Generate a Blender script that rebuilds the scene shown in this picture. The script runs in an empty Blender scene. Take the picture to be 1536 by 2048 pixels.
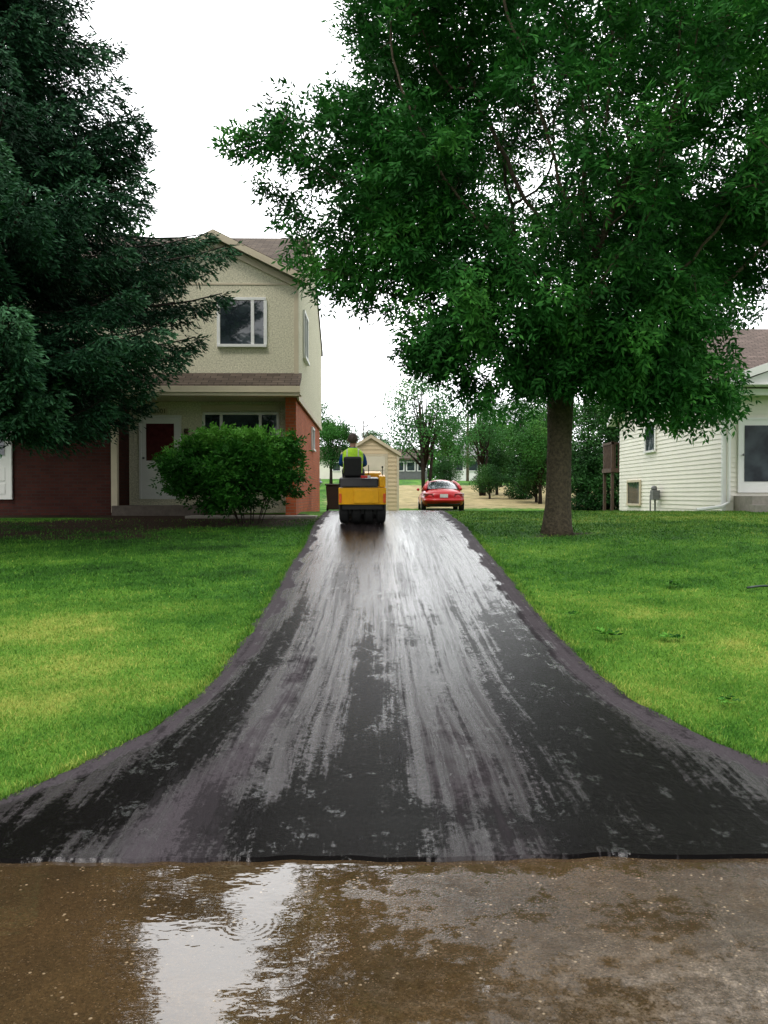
import bpy, math, random
import numpy as np
from mathutils import Vector, Matrix
R=math.radians
rng=np.random.default_rng(7); random.seed(7)
scene=bpy.context.scene
COL=scene.collection
# ------------------------------------------------------------------ helpers
def nodes(m):
    m.use_nodes=True
    return m.node_tree.nodes,m.node_tree.links
def newmat(name):
    m=bpy.data.materials.new(name); n,l=nodes(m)
    return m,n,l,n['Principled BSDF']
def math_(n,l,op,a,b=None,clamp=False):
    x=n.new('ShaderNodeMath'); x.operation=op; x.use_clamp=clamp
    for i,v in enumerate((a,b)):
        if v is None: continue
        if isinstance(v,(int,float)): x.inputs[i].default_value=v
        else: l.new(v,x.inputs[i])
    return x.outputs[0]
def mix_(n,l,f,a,b):
    x=n.new('ShaderNodeMix'); x.data_type='RGBA'
    if isinstance(f,(int,float)): x.inputs[0].default_value=f
    else: l.new(f,x.inputs[0])
    for i,v in ((6,a),(7,b)):
        if isinstance(v,(tuple,list)): x.inputs[i].default_value=(*v[:3],1)
        else: l.new(v,x.inputs[i])
    return x.outputs[2]
def mixf(n,l,f,a,b):
    x=n.new('ShaderNodeMix'); x.data_type='FLOAT'
    for i,v in ((0,f),(2,a),(3,b)):
        if isinstance(v,(int,float)): x.inputs[i].default_value=v
        else: l.new(v,x.inputs[i])
    return x.outputs[0]
def noise_(n,l,vec,scale,detail=4,rough=.5,dist=0):
    x=n.new('ShaderNodeTexNoise'); x.inputs['Scale'].default_value=scale
    x.inputs['Detail'].default_value=detail; x.inputs['Roughness'].default_value=rough
    x.inputs['Distortion'].default_value=dist
    if vec is not None: l.new(vec,x.inputs['Vector'])
    return x.outputs['Fac']
def maprange(n,l,v,a,b,c=0,d=1):
    x=n.new('ShaderNodeMapRange'); l.new(v,x.inputs[0])
    for i,q in enumerate((a,b,c,d)): x.inputs[i+1].default_value=q
    return x.outputs[0]
def scalev(n,l,vec,s):
    x=n.new('ShaderNodeMapping'); x.inputs['Scale'].default_value=s; l.new(vec,x.inputs[0]); return x.outputs[0]
def bump_(n,l,h,dist,strength=1,normal=None):
    x=n.new('ShaderNodeBump'); x.inputs['Distance'].default_value=dist; x.inputs['Strength'].default_value=strength
    l.new(h,x.inputs['Height'])
    if normal is not None: l.new(normal,x.inputs['Normal'])
    return x.outputs[0]
def pmat(name,c1,c2=None,scale=4,rough=.7,bump=0,bscale=60,metal=0,spec=.5,coat=0,rvar=0):
    m,n,l,p=newmat(name)
    c2=c2 or tuple(x*.75 for x in c1)
    tc=n.new('ShaderNodeTexCoord').outputs['Object']
    f=noise_(n,l,tc,scale,5,.6)
    f=maprange(n,l,f,.3,.7)
    l.new(mix_(n,l,f,c1,c2),p.inputs['Base Color'])
    p.inputs['Metallic'].default_value=metal; p.inputs['Specular IOR Level'].default_value=spec
    p.inputs['Coat Weight'].default_value=coat
    if rvar:
        l.new(maprange(n,l,noise_(n,l,tc,scale*2.3,4),.3,.7,rough-rvar,rough+rvar),p.inputs['Roughness'])
    else: p.inputs['Roughness'].default_value=rough
    if bump: l.new(bump_(n,l,noise_(n,l,tc,bscale,5),bump),p.inputs['Normal'])
    return m
OFF={}
def reg(o,parent=None,label=None):
    COL.objects.link(o)
    if parent is not None: o.parent=parent
    if label: o['label']=label
    return o
def thing(name,label,cat,loc,rot=0,group=None,world=True):
    o=bpy.data.objects.new(name,None); o.empty_display_size=.2
    COL.objects.link(o); o.location=loc; o.rotation_euler=(0,0,rot)
    o['label']=label; o['category']=cat
    if group: o['group']=group
    OFF[o.name]=np.array(loc,float) if world else np.zeros(3)
    return o
def np_mesh(name,verts,faces,mats,uv=False,attrs=None,smooth=False):
    me=bpy.data.meshes.new(name)
    verts=np.asarray(verts,np.float32); faces=np.asarray(faces,np.int32)
    k=faces.shape[1]; M=len(faces)
    me.vertices.add(len(verts)); me.vertices.foreach_set('co',verts.ravel())
    me.loops.add(M*k); me.loops.foreach_set('vertex_index',faces.ravel())
    me.polygons.add(M); me.polygons.foreach_set('loop_start',np.arange(0,M*k,k,dtype=np.int32))
    me.polygons.foreach_set('loop_total',np.full(M,k,np.int32))
    if smooth: me.polygons.foreach_set('use_smooth',np.ones(M,bool))
    me.update(calc_edges=True)
    for mt in mats: me.materials.append(mt)
    if attrs:
        for a,v in attrs.items():
            at=me.attributes.new(a,'FLOAT','POINT'); at.data.foreach_set('value',np.asarray(v,np.float32))
    return me
class MB:
    def __init__(s): s.v=[];s.f=[];s.m=[]
    def poly(s,pts,m=0):
        b=len(s.v); s.v+= [tuple(p) for p in pts]; s.f.append(list(range(b,b+len(pts)))); s.m.append(m); return s
    def box(s,x0,x1,y0,y1,z0,z1,m=0):
        b=len(s.v)
        s.v+=[(x0,y0,z0),(x1,y0,z0),(x1,y1,z0),(x0,y1,z0),(x0,y0,z1),(x1,y0,z1),(x1,y1,z1),(x0,y1,z1)]
        for q in ((0,3,2,1),(4,5,6,7),(0,1,5,4),(1,2,6,5),(2,3,7,6),(3,0,4,7)):
            s.f.append([b+i for i in q]); s.m.append(m)
        return s
    def extr(s,pts,vec,m=0):
        n=len(pts); b=len(s.v)
        s.v+=[tuple(p) for p in pts]+[tuple(np.array(p)+np.array(vec)) for p in pts]
        s.f.append([b+i for i in range(n)][::-1]); s.m.append(m)
        s.f.append([b+n+i for i in range(n)]); s.m.append(m)
        for i in range(n):
            j=(i+1)%n; s.f.append([b+i,b+j,b+n+j,b+n+i]); s.m.append(m)
        return s
    def tube(s,pts,rad,n=8,m=0,caps=True):
        pts=[Vector(p) for p in pts]
        if isinstance(rad,(int,float)): rad=[rad]*len(pts)
        b=len(s.v); up=None
        for i,p in enumerate(pts):
            d=(pts[min(i+1,len(pts)-1)]-pts[max(i-1,0)]).normalized()
            if up is None: up=Vector((0,0,1)) if abs(d.z)<.9 else Vector((1,0,0))
            a=d.cross(up).normalized(); c=a.cross(d).normalized(); up=c
            for k in range(n):
                t=2*math.pi*k/n; s.v.append(tuple(p+(a*math.cos(t)+c*math.sin(t))*rad[i]))
        for i in range(len(pts)-1):
            for k in range(n):
                k2=(k+1)%n; s.f.append([b+i*n+k,b+i*n+k2,b+(i+1)*n+k2,b+(i+1)*n+k]); s.m.append(m)
        if caps:
            s.f.append([b+k for k in range(n)][::-1]); s.m.append(m)
            e=b+(len(pts)-1)*n; s.f.append([e+k for k in range(n)]); s.m.append(m)
        return s
    def rings(s,rs,n=24,m=0,cx=0):
        b=len(s.v)
        for (z,cy,rx,ry) in rs:
            for k in range(n):
                t=2*math.pi*k/n; c_,s_=math.cos(t),math.sin(t)
                s.v.append((cx+rx*math.copysign(abs(c_)**.8,c_),cy+ry*math.copysign(abs(s_)**.8,s_),z))
        for i in range(len(rs)-1):
            for k in range(n):
                k2=(k+1)%n; s.f.append([b+i*n+k,b+i*n+k2,b+(i+1)*n+k2,b+(i+1)*n+k]); s.m.append(m)
        return s
    def sphere(s,c,r,m=0,nu=14,nv=10,cut=None):
        r=(r,r,r) if isinstance(r,(int,float)) else r
        b=len(s.v)
        for j in range(nv+1):
            th=math.pi*j/nv
            for i in range(nu):
                ph=2*math.pi*i/nu
                s.v.append((c[0]+r[0]*math.sin(th)*math.cos(ph),c[1]+r[1]*math.sin(th)*math.sin(ph),c[2]+r[2]*math.cos(th)))
        for j in range(nv):
            for i in range(nu):
                i2=(i+1)%nu
                f=[b+j*nu+i,b+(j+1)*nu+i,b+(j+1)*nu+i2,b+j*nu+i2]
                if cut and not cut(np.mean([s.v[q] for q in f],axis=0)): continue
                s.f.append(f); s.m.append(m)
        return s
    def build(s,name,parent,mats,label=None,smooth=False,bevel=0,seg=2,subsurf=0):
        me=bpy.data.meshes.new(name)
        off=OFF.get(parent.name,np.zeros(3)) if parent is not None else np.zeros(3)
        me.from_pydata([tuple(np.array(v)-off) for v in s.v],[],s.f); 
        if not isinstance(mats,(list,tuple)): mats=[mats]
        for m in mats: me.materials.append(m)
        me.polygons.foreach_set('material_index',s.m)
        me.update()
        uvl=me.uv_layers.new(name='UVMap')
        for p in me.polygons:
            nn=p.normal
            u=Vector((0,0,1)).cross(nn)
            u=Vector((1,0,0)) if u.length<1e-3 else u.normalized()
            w=nn.cross(u)
            for li in p.loop_indices:
                q=me.vertices[me.loops[li].vertex_index].co
                uvl.data[li].uv=(q.dot(u),q.dot(w))
        if smooth:
            me.polygons.foreach_set('use_smooth',[True]*len(me.polygons))
        o=bpy.data.objects.new(name,me); reg(o,parent,label)
        if parent is not None: OFF[o.name]=off
        if bevel:
            b=o.modifiers.new('b','BEVEL'); b.width=bevel; b.segments=seg; b.limit_method='ANGLE'; b.angle_limit=R(40)
        if subsurf:
            b=o.modifiers.new('s','SUBSURF'); b.levels=subsurf; b.render_levels=subsurf
        return o
class SN:
    def __init__(s,seed,dim,freq,n=24):
        r=np.random.default_rng(seed); d=r.normal(size=(n,dim)); d/=np.linalg.norm(d,axis=1,keepdims=True)
        s.k=d*(freq*r.uniform(.6,1.6,size=(n,1))); s.p=r.uniform(0,6.28,n)
    def __call__(s,P):
        return np.sin(np.asarray(P)@s.k.T+s.p).mean(axis=-1)*math.sqrt(len(s.p))*.7
# ------------------------------------------------------------------ terrain
TY=[-3000,4.15,8,12,17,19.2,21,23.5,27,32,36,42,55,75,100,200,3000]
TZ=[0,0,.322,.622,.995,1.13,1.19,1.15,1.02,.93,.9,1.1,1.85,2.8,3.5,5,14]
def gz(X,Y):
    X=np.asarray(X,float);Y=np.asarray(Y,float)
    z=(np.interp(Y-.4,TY,TZ)+2*np.interp(Y,TY,TZ)+np.interp(Y+.4,TY,TZ))/4
    near=np.clip((Y-5)/6,0,1)*np.clip((30-Y)/8,0,1)
    z=z+near*(.12*np.exp(-((X-6)/2.2)**2-((Y-13.5)/4)**2)+.05*np.exp(-((X+5)/2)**2-((Y-12)/4)**2))
    return z
LYs=[3.6,3.8,4.34,4.67,4.93,5.34,6.01,6.7,7.95,9.77,12,14,17,18.7,30]
LXs=[-2.75,-2.35,-1.9,-1.73,-1.58,-1.39,-1.22,-1.16,-1.1,-1.1,-1.11,-1.08,-1.13,-1.08,-1.0]
RYs=[3.6,3.9,4.4,4.83,5.17,5.54,5.95,6.56,7.85,9.07,12,14.4,17,18.7,22,24,30]
RXs=[3.1,2.85,2.45,2.22,2.08,1.93,1.82,1.76,1.73,1.73,1.8,1.85,1.87,1.82,1.85,3.2,4.4]
def Lx(Y): return np.interp(Y,LYs,LXs)
def Rx(Y): return np.interp(Y,RYs,RXs)
n1=SN(1,2,1.3);n2=SN(2,2,4.5);n3=SN(3,2,14)
def tint(X,Y):
    P=np.stack([X,Y],-1)
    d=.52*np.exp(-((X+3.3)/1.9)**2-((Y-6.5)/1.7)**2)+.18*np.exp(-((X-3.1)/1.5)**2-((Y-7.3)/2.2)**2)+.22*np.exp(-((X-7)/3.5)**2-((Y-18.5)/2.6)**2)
    return np.clip(.38+d+.10*n1(P)+.12*n2(P)+.10*n3(P)-.22*np.clip((Y-10)/6,0,1)*(Y<17.5)*(X<0)-.06*np.clip((Y-11)/6,0,1)*(Y<17.5)*(X>0),0,1)  # left lawn's shade towards the back is put into this tint
def soil(X,Y):
    P=np.stack([X,Y],-1)
    s=np.exp(-((X+3.4)/2.6)**4-((Y-18.0)/1.4)**4)+.75*np.exp(-((X+6.2)/3.0)**4-((Y-16.2)/2.0)**4)+.9*np.exp(-((X-3.41)/.5)**2-((Y-15.3)/.4)**2)+(Y>18.7)*(Y<20)*(X<-1.5)
    return np.clip(s+.3*n2(P)*(s>.05),0,1)
def straw(X,Y):
    P=np.stack([X,Y],-1)
    return np.clip(1.6*np.exp(-((Y-52)/13)**6-((X-7)/9)**6)+.3*n1(P)*0.3,0,1)*(Y>30)
xs=np.concatenate([[-2500,-900,-300,-120,-60,-35,-22],np.arange(-16,18.1,.3),[24,36,60,120,300,900,2500]])
ys=np.concatenate([[-2500,-600,-150,-60,-25,-12,-4,0,2.5],np.arange(3.3,46,.3),np.arange(47,110,3),[130,200,350,700,1400,2900]])
GX,GY=np.meshgrid(xs,ys); V=np.stack([GX,GY,gz(GX,GY)],-1).reshape(-1,3)
und=((GX>Lx(GY)+.15)&(GX<Rx(GY)-.15)&(GY<29)&(GY>3))|(GY<3.4)
V[:,2]-=und.ravel()*.03
nx,ny=len(xs),len(ys)
I=np.arange(nx*ny).reshape(ny,nx)
F=np.stack([I[:-1,:-1],I[:-1,1:],I[1:,1:],I[1:,:-1]],-1).reshape(-1,4)
def lawn_color(n,l,att):
    r=n.new('ShaderNodeValToRGB'); e=r.color_ramp.elements
    e[0].position=0; e[0].color=(.012,.044,.006,1)
    e[1].position=1; e[1].color=(.44,.43,.10,1)
    q=e.new(.3); q.color=(.042,.145,.013,1)
    q=e.new(.6); q.color=(.125,.27,.030,1)
    l.new(att,r.inputs[0]); return r.outputs[0]
def attr_(n,name): 
    a=n.new('ShaderNodeAttribute'); a.attribute_name=name; return a.outputs['Fac']
m_ground,n,l,p=newmat('lawn_soil')
tc=n.new('ShaderNodeTexCoord').outputs['Object']
t=attr_(n,'tint'); fine=noise_(n,l,tc,45,4,.7); med=noise_(n,l,tc,3.5,4)
t2=math_(n,l,'ADD',t,maprange(n,l,fine,.3,.7,-.16,.12)); t2=math_(n,l,'ADD',t2,maprange(n,l,med,.3,.7,-.1,.1),True)
lc=lawn_color(n,l,t2)
sc=mix_(n,l,maprange(n,l,noise_(n,l,tc,20,5,.7),.35,.65),(.055,.035,.022),(.022,.014,.01))
stc=mix_(n,l,maprange(n,l,noise_(n,l,tc,1.3,5,.7),.35,.65),(.50,.40,.22),(.24,.22,.10))
sm=maprange(n,l,math_(n,l,'ADD',attr_(n,'soil'),maprange(n,l,fine,.3,.7,-.25,.25)),.35,.65)
c=mix_(n,l,sm,lc,sc); c=mix_(n,l,maprange(n,l,math_(n,l,'ADD',attr_(n,'straw'),maprange(n,l,med,.3,.7,-.3,.3)),.4,.7),c,stc)
l.new(c,p.inputs['Base Color']); p.inputs['Roughness'].default_value=.9; p.inputs['Specular IOR Level'].default_value=.1
l.new(bump_(n,l,fine,.03),p.inputs['Normal'])
me=np_mesh('ground',V,F,[m_ground],attrs={'tint':tint(V[:,0],V[:,1]),'soil':soil(V[:,0],V[:,1]),'straw':straw(V[:,0],V[:,1])},smooth=True)
o=reg(bpy.data.objects.new('ground',me)); o['kind']='structure'
# ------------------------------------------------------------------ street
m_st,n,l,p=newmat('wet_concrete_street')
tc=n.new('ShaderNodeTexCoord').outputs['Object']
pud=attr_(n,'puddle')
big=noise_(n,l,tc,1.7,5,.6); agg=n.new('ShaderNodeTexVoronoi'); agg.inputs['Scale'].default_value=85; l.new(tc,agg.inputs['Vector'])
agg2=n.new('ShaderNodeTexVoronoi'); agg2.inputs['Scale'].default_value=34; l.new(tc,agg2.inputs['Vector'])
pb=math_(n,l,'ADD',pud,maprange(n,l,noise_(n,l,tc,7,6,.72),.3,.7,-.32,.32))
pm=maprange(n,l,pb,.12,.62)
grain=noise_(n,l,tc,95,4,.75)
base=mix_(n,l,maprange(n,l,big,.35,.65),(.090,.055,.024),(.048,.031,.015))
base=mix_(n,l,maprange(n,l,grain,.38,.62,0,.65),base,(.018,.012,.007))
peb=math_(n,l,'MULTIPLY',maprange(n,l,agg.outputs['Distance'],.16,.28,1,0),maprange(n,l,noise_(n,l,tc,38,2),.46,.58))
base=mix_(n,l,math_(n,l,'MULTIPLY',peb,mixf(n,l,pm,.7,.3)),base,(.26,.19,.115))
peb2=math_(n,l,'MULTIPLY',maprange(n,l,agg2.outputs['Distance'],.12,.24,1,0),maprange(n,l,noise_(n,l,tc,9,2),.56,.62))
base=mix_(n,l,math_(n,l,'MULTIPLY',peb2,.7),base,(.40,.31,.20))
worn=math_(n,l,'MULTIPLY',attr_(n,'worn'),maprange(n,l,noise_(n,l,tc,9,8,.85),.44,.62))
c=mix_(n,l,math_(n,l,'MULTIPLY',worn,maprange(n,l,grain,.3,.6,.8,.2)),base,(.34,.28,.22))
l.new(c,p.inputs['Base Color'])
l.new(mixf(n,l,pm,maprange(n,l,noise_(n,l,tc,14,4,.7),.3,.7,.10,.22),.004),p.inputs['Roughness'])
l.new(mixf(n,l,pm,1.36,1.82),p.inputs['IOR'])
inv=math_(n,l,'POWER',math_(n,l,'SUBTRACT',1.0,pm),1.7)
bh=math_(n,l,'MULTIPLY',math_(n,l,'ADD',grain,math_(n,l,'MULTIPLY',agg.outputs['Distance'],-.6)),inv)
w=n.new('ShaderNodeTexWave'); w.wave_type='RINGS'; w.rings_direction='SPHERICAL'; w.inputs['Scale'].default_value=12; w.inputs['Distortion'].default_value=.3
mp=n.new('ShaderNodeMapping'); mp.inputs['Location'].default_value=(.46,-3.15,0); l.new(tc,mp.inputs[0]); l.new(mp.outputs[0],w.inputs['Vector'])
vl=n.new('ShaderNodeVectorMath'); vl.operation='LENGTH'; l.new(mp.outputs[0],vl.inputs[0])
ring=math_(n,l,'MULTIPLY',w.outputs['Fac'],maprange(n,l,vl.outputs['Value'],.02,.16,1,0))
nb=bump_(n,l,bh,.0052)
nb=bump_(n,l,noise_(n,l,scalev(n,l,tc,(1,1.6,1)),6,3,.5),.0014,1,nb)
nb=bump_(n,l,ring,.00018,1,nb)
l.new(nb,p.inputs['Normal'])
sx=np.concatenate([[-300,-100,-30,-10,-5],np.arange(-3,3.6,.06),[5,10,30,100,300]]); sy=np.concatenate([[-8,-4,-1,1],np.arange(2.2,3.83,.05)])
SX,SY=np.meshgrid(sx,sy); SP=np.stack([SX,SY],-1)
pn=SN(11,2,3.2); pn2=SN(12,2,8)
pudd=np.clip(.44+.6*np.exp(-((SX+.55)/.62)**2-((SY-2.95)/.75)**4)+.35*np.exp(-((SY-3.62)/.1)**2)*(np.abs(SX)<1.2)-.26*np.clip((SX-.25)/.8,0,1)+.2*pn(SP)+.12*pn2(SP),0,1)
worn=np.clip(np.exp(-((SX-1.15)/.55)**2-((SY-2.65)/.3)**2)+.15*(SX>0),0,1)
Vs=np.stack([SX,SY,np.full_like(SX,.004)],-1).reshape(-1,3)
a,b=len(sx),len(sy); I=np.arange(a*b).reshape(b,a)
Fs=np.stack([I[:-1,:-1],I[:-1,1:],I[1:,1:],I[1:,:-1]],-1).reshape(-1,4)
me=np_mesh('street',Vs,Fs,[m_st],attrs={'puddle':pudd.ravel(),'worn':worn.ravel()},smooth=True)
o=reg(bpy.data.objects.new('street',me)); o['kind']='structure'
# ------------------------------------------------------------------ driveway
m_dr,n,l,p=newmat('wet_fresh_asphalt')
uvn=n.new('ShaderNodeUVMap'); uvn.uv_map='UVMap'; uv=uvn.outputs[0]
tc=n.new('ShaderNodeTexCoord').outputs['Object']
dark=attr_(n,'dark'); dry=attr_(n,'dry'); sheen=attr_(n,'sheen')
st1=noise_(n,l,scalev(n,l,uv,(6,.16,1)),1,4,.6)
st2=noise_(n,l,scalev(n,l,uv,(20,.42,1)),1,5,.68)
st3=noise_(n,l,scalev(n,l,uv,(2.6,.15,1)),1,3,.6)
gr=noise_(n,l,tc,170,3,.75); ripple=noise_(n,l,scalev(n,l,tc,(1.3,1,1)),26,4,.74)
patch=noise_(n,l,scalev(n,l,tc,(1.5,.8,1)),3.4,6,.72)
brk=math_(n,l,'ADD',maprange(n,l,ripple,.3,.7,-.34,.34),maprange(n,l,patch,.3,.7,-.40,.40))
dk=math_(n,l,'ADD',dark,math_(n,l,'ADD',maprange(n,l,st1,.3,.7,-.42,.42),brk))
dk=math_(n,l,'ADD',dk,maprange(n,l,st2,.3,.7,-.42,.42))
dkm=maprange(n,l,dk,.24,.58)
dd=math_(n,l,'ADD',dry,math_(n,l,'ADD',maprange(n,l,st2,.3,.7,-.3,.3),maprange(n,l,patch,.3,.7,-.35,.35)))
drm=maprange(n,l,dd,.4,.85)
gl=math_(n,l,'MULTIPLY',maprange(n,l,noise_(n,l,scalev(n,l,tc,(1.2,.8,1)),5.5,7,.8),.59,.62),math_(n,l,'SUBTRACT',1.0,drm))
wetc=mix_(n,l,maprange(n,l,st1,.35,.65),(.020,.016,.017),(.046,.038,.041))
wetc=mix_(n,l,maprange(n,l,gr,.35,.65,0,.7),wetc,(.007,.006,.006))
c=mix_(n,l,drm,wetc,mix_(n,l,maprange(n,l,gr,.3,.7),(.080,.068,.075),(.026,.022,.025)))
c=mix_(n,l,math_(n,l,'MULTIPLY',dkm,mixf(n,l,drm,1,.6)),c,(.0025,.002,.002))
l.new(c,p.inputs['Base Color'])
s01=maprange(n,l,math_(n,l,'ADD',st2,math_(n,l,'MULTIPLY',math_(n,l,'SUBTRACT',st3,.5),.9)),.38,.62)
rw=mixf(n,l,s01,.12,.34); rw=mixf(n,l,sheen,rw,mixf(n,l,s01,.05,.24))
rr=mixf(n,l,dkm,rw,.18); rr=mixf(n,l,drm,rr,.8); rr=mixf(n,l,gl,rr,.04)
l.new(rr,p.inputs['Roughness']); p.inputs['IOR'].default_value=1.42
sw=mixf(n,l,s01,.50,.16); sw=mixf(n,l,sheen,sw,mixf(n,l,s01,1.0,.26))
sp_=mixf(n,l,dkm,sw,.035); sp_=mixf(n,l,drm,sp_,.10); sp_=mixf(n,l,gl,sp_,.95)
l.new(sp_,p.inputs['Specular IOR Level'])
nb=bump_(n,l,gr,.0018); nb=bump_(n,l,math_(n,l,'ADD',ripple,math_(n,l,'MULTIPLY',st2,.5)),.0036,1,nb)
l.new(nb,p.inputs['Normal'])
nu,nv=150,560
vv=np.linspace(0,1,nv); DY=3.7+26.0*vv**1.6
uu=np.linspace(0,1,nu)
edgeL=Lx(DY)+.025*SN(22,1,7)(DY[:,None])+.014*SN(23,1,25)(DY[:,None]); edgeR=Rx(DY)+.025*SN(24,1,7)(DY[:,None])+.014*SN(25,1,25)(DY[:,None])
DX=edgeL[:,None]+(edgeR-edgeL)[:,None]*uu[None,:]
DYY=np.repeat(DY[:,None],nu,1)
fe=np.clip(1-(DYY-3.7)/.4,0,1)*(.018*SN(26,1,4)(DX[...,None])+.010*SN(27,1,16)(DX[...,None])); DYY=DYY+fe
DZ=gz(DX,DYY)+.022
DZ+=.008*SN(31,2,2.0)(np.stack([DX,DYY*.6],-1))*np.clip((DYY-4)/2,0,1)
def band(X,Y,ty,cx,w,y1,soft=.8): 
    return np.exp(-((X-np.interp(Y,ty,cx))/np.interp(Y,ty,w))**2)*np.clip((y1-Y)/soft,0,1)
D1=band(DX,DYY,[3.7,3.87,4.34,5.18,6.43,8.7,11],[-1.75,-1.61,-1.25,-1.03,-.9,-.71,-.75],[.34,.30,.24,.18,.14,.09,.05],11,3)
D3=band(DX,DYY,[3.7,4.3,5,6.5,8],[-.15,-.12,.02,.0,.0],[.42,.34,.20,.15,.08],9,2)
D4=band(DX,DYY,[3.7,4.34,5.95,7.3,9.5,12],[1.45,1.42,1.3,1.33,1.4,1.45],[.6,.45,.38,.34,.22,.1],12,4)
D5=np.exp(-((DYY-4.1)/.25)**2)*.5
drk=np.clip(D1+D3+D4*1.0+D5*(DX>-.9)+.12*(DYY<9),0,1)*.95
en1=.06*SN(28,1,3)(DY[:,None])[:,None];en2=.06*SN(29,1,3)(DY[:,None])[:,None]
eL=np.clip(1-(DX-edgeL[:,None]-.10-en1)/.1,0,1); eR=np.clip(1-(edgeR[:,None]-DX-.15-en2)/.14,0,1)
Pt=band(DX,DYY,[3.7,4.4,5,6,8,12],[-.9,-.92,-.75,-.62,-.5,-.45],[.34,.26,.17,.13,.1,.06],10,4)
Pm=band(DX,DYY,[3.7,5,7,10],[.6,.5,.45,.45],[.34,.36,.38,.3],8.5,4)*.55
dryA=np.clip(np.maximum(np.maximum(eL,eR)*1.0,np.maximum(Pt*.85,Pm)),0,1)
drk=drk*(1-.7*np.maximum(eL,eR)*(DYY>4.3))
she=np.clip(1.3*np.exp(-((DX-.75)/.55)**2-((DYY-10.5)/3.8)**4)+.9*np.exp(-((DX+.75)/.2)**2-((DYY-13)/3)**4)+.5*np.exp(-((DX-.1)/.5)**2-((DYY-8.5)/2.5)**2)+.65*(DYY>12)+.7*np.exp(-((DYY-3.75)/.13)**2)*(DX<.3),0,1)
I=np.arange(nu*nv).reshape(nv,nu)
Vd=np.stack([DX,DYY,DZ],-1).reshape(-1,3)
Fd=np.stack([I[:-1,:-1],I[:-1,1:],I[1:,1:],I[1:,:-1]],-1).reshape(-1,4)
b=len(Vd)
fr=Vd[:nu].copy(); fr[:,2]=-.01; fr[:,1]-=.012
lf=Vd[I[:,0]].copy(); lf[:,2]-=.06; lf[:,0]-=.02
rt=Vd[I[:,-1]].copy(); rt[:,2]-=.06; rt[:,0]+=.02
Vd=np.concatenate([Vd,fr,lf,rt]); J=np.arange(b,b+nu); K=np.arange(b+nu,b+nu+nv); L=K+nv
Fd=np.concatenate([Fd,np.stack([J[:-1],J[1:],I[0,1:],I[0,:-1]],-1),np.stack([K[:-1],I[:-1,0],I[1:,0],K[1:]],-1),np.stack([I[:-1,-1],L[:-1],L[1:],I[1:,-1]],-1)])
def ext(a): 
    a=a.reshape(nv,nu); return np.concatenate([a.ravel(),a[0],a[:,0],a[:,-1]])
ker=np.hanning(61); ker/=ker.sum()
sL=np.convolve(np.pad(np.maximum(Lx(DY),-1.42),30,'edge'),ker,'valid'); sR=np.convolve(np.pad(np.minimum(Rx(DY),2.05),30,'edge'),ker,'valid')
UU=(DX-sL[:,None])/(sR-sL)[:,None]
me=np_mesh('driveway',Vd,Fd,[m_dr],attrs={'dark':ext(drk),'dry':ext(dryA),'sheen':ext(she)},smooth=True)
uvl=me.uv_layers.new(name='UVMap')
Uw=ext(UU*3.0); Vw=ext(DYY)
li=np.empty(len(me.loops),np.int32); me.loops.foreach_get('vertex_index',li)
uvl.data.foreach_set('uv',np.stack([Uw[li],Vw[li]],-1).astype(np.float32).ravel())
o=reg(bpy.data.objects.new('driveway',me)); o['kind']='structure'
m_conc=pmat('pale_concrete',(.33,.30,.26),(.22,.20,.17),6,.8,.003,80)
g=MB()
for i in range(3):
    x0=-1.16-.95*(i+1); g.box(x0,x0+.93,18.55,19.25,float(gz(x0,19))-.05,float(gz(x0,18.6))+.05)
o=g.build('path',None,m_conc,bevel=.01); o['kind']='structure'
# ------------------------------------------------------------------ foliage
def leafmat(name,dk,md,lt,trans=.0,rough=.6,spec=.12):
    m,n,l,p=newmat(name)
    r=n.new('ShaderNodeValToRGB'); e=r.color_ramp.elements
    e[0].position=.05; e[0].color=(*dk,1); e[1].position=.97; e[1].color=(*lt,1); q=e.new(.5); q.color=(*md,1)
    l.new(attr_(n,'tint'),r.inputs[0]); l.new(r.outputs[0],p.inputs['Base Color'])
    p.inputs['Roughness'].default_value=rough; p.inputs['Specular IOR Level'].default_value=spec
    if trans:
        tr=n.new('ShaderNodeBsdfTranslucent'); l.new(r.outputs[0],tr.inputs[0])
        mx=n.new('ShaderNodeMixShader'); mx.inputs[0].default_value=trans
        l.new(p.outputs[0],mx.inputs[1]); l.new(tr.outputs[0],mx.inputs[2])
        l.new(mx.outputs[0],n['Material Output'].inputs[0])
    return m
m_ash=leafmat('ash_leaves',(.006,.038,.006),(.024,.122,.019),(.10,.33,.05),.25)
m_spr=leafmat('spruce_needles',(.005,.020,.009),(.015,.060,.026),(.075,.19,.09))
m_bush=leafmat('bush_leaves',(.007,.040,.005),(.030,.14,.015),(.13,.35,.045),.2)
m_bg=leafmat('distant_leaves',(.012,.055,.009),(.036,.14,.022),(.12,.28,.05))
m_bgd=leafmat('dark_evergreen_leaves',(.008,.036,.009),(.024,.088,.018),(.07,.18,.04))
m_bgl=leafmat('pale_sapling_leaves',(.02,.08,.02),(.05,.17,.04),(.12,.28,.07))
m_bark=pmat('ridged_bark',(.115,.092,.06),(.04,.033,.022),18,.9,.03,26,spec=.2)
m_barkd=pmat('dark_bark',(.04,.03,.022),(.018,.014,.011),12,.9,.015,25,spec=.2)
def unit(a): return a/(np.linalg.norm(a,axis=-1,keepdims=True)+1e-9)
def rhombs(base,d,side,L,W,t):
    b=base; e=base+d*L[:,None]; mid=base+d*(L*.45)[:,None]
    a=mid+side*(W/2)[:,None]; c=mid-side*(W/2)[:,None]
    n=len(b); V=np.stack([b,a,e,c],1).reshape(-1,3); F=np.arange(4*n).reshape(n,4)
    return V,F,np.repeat(t,4)
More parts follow.
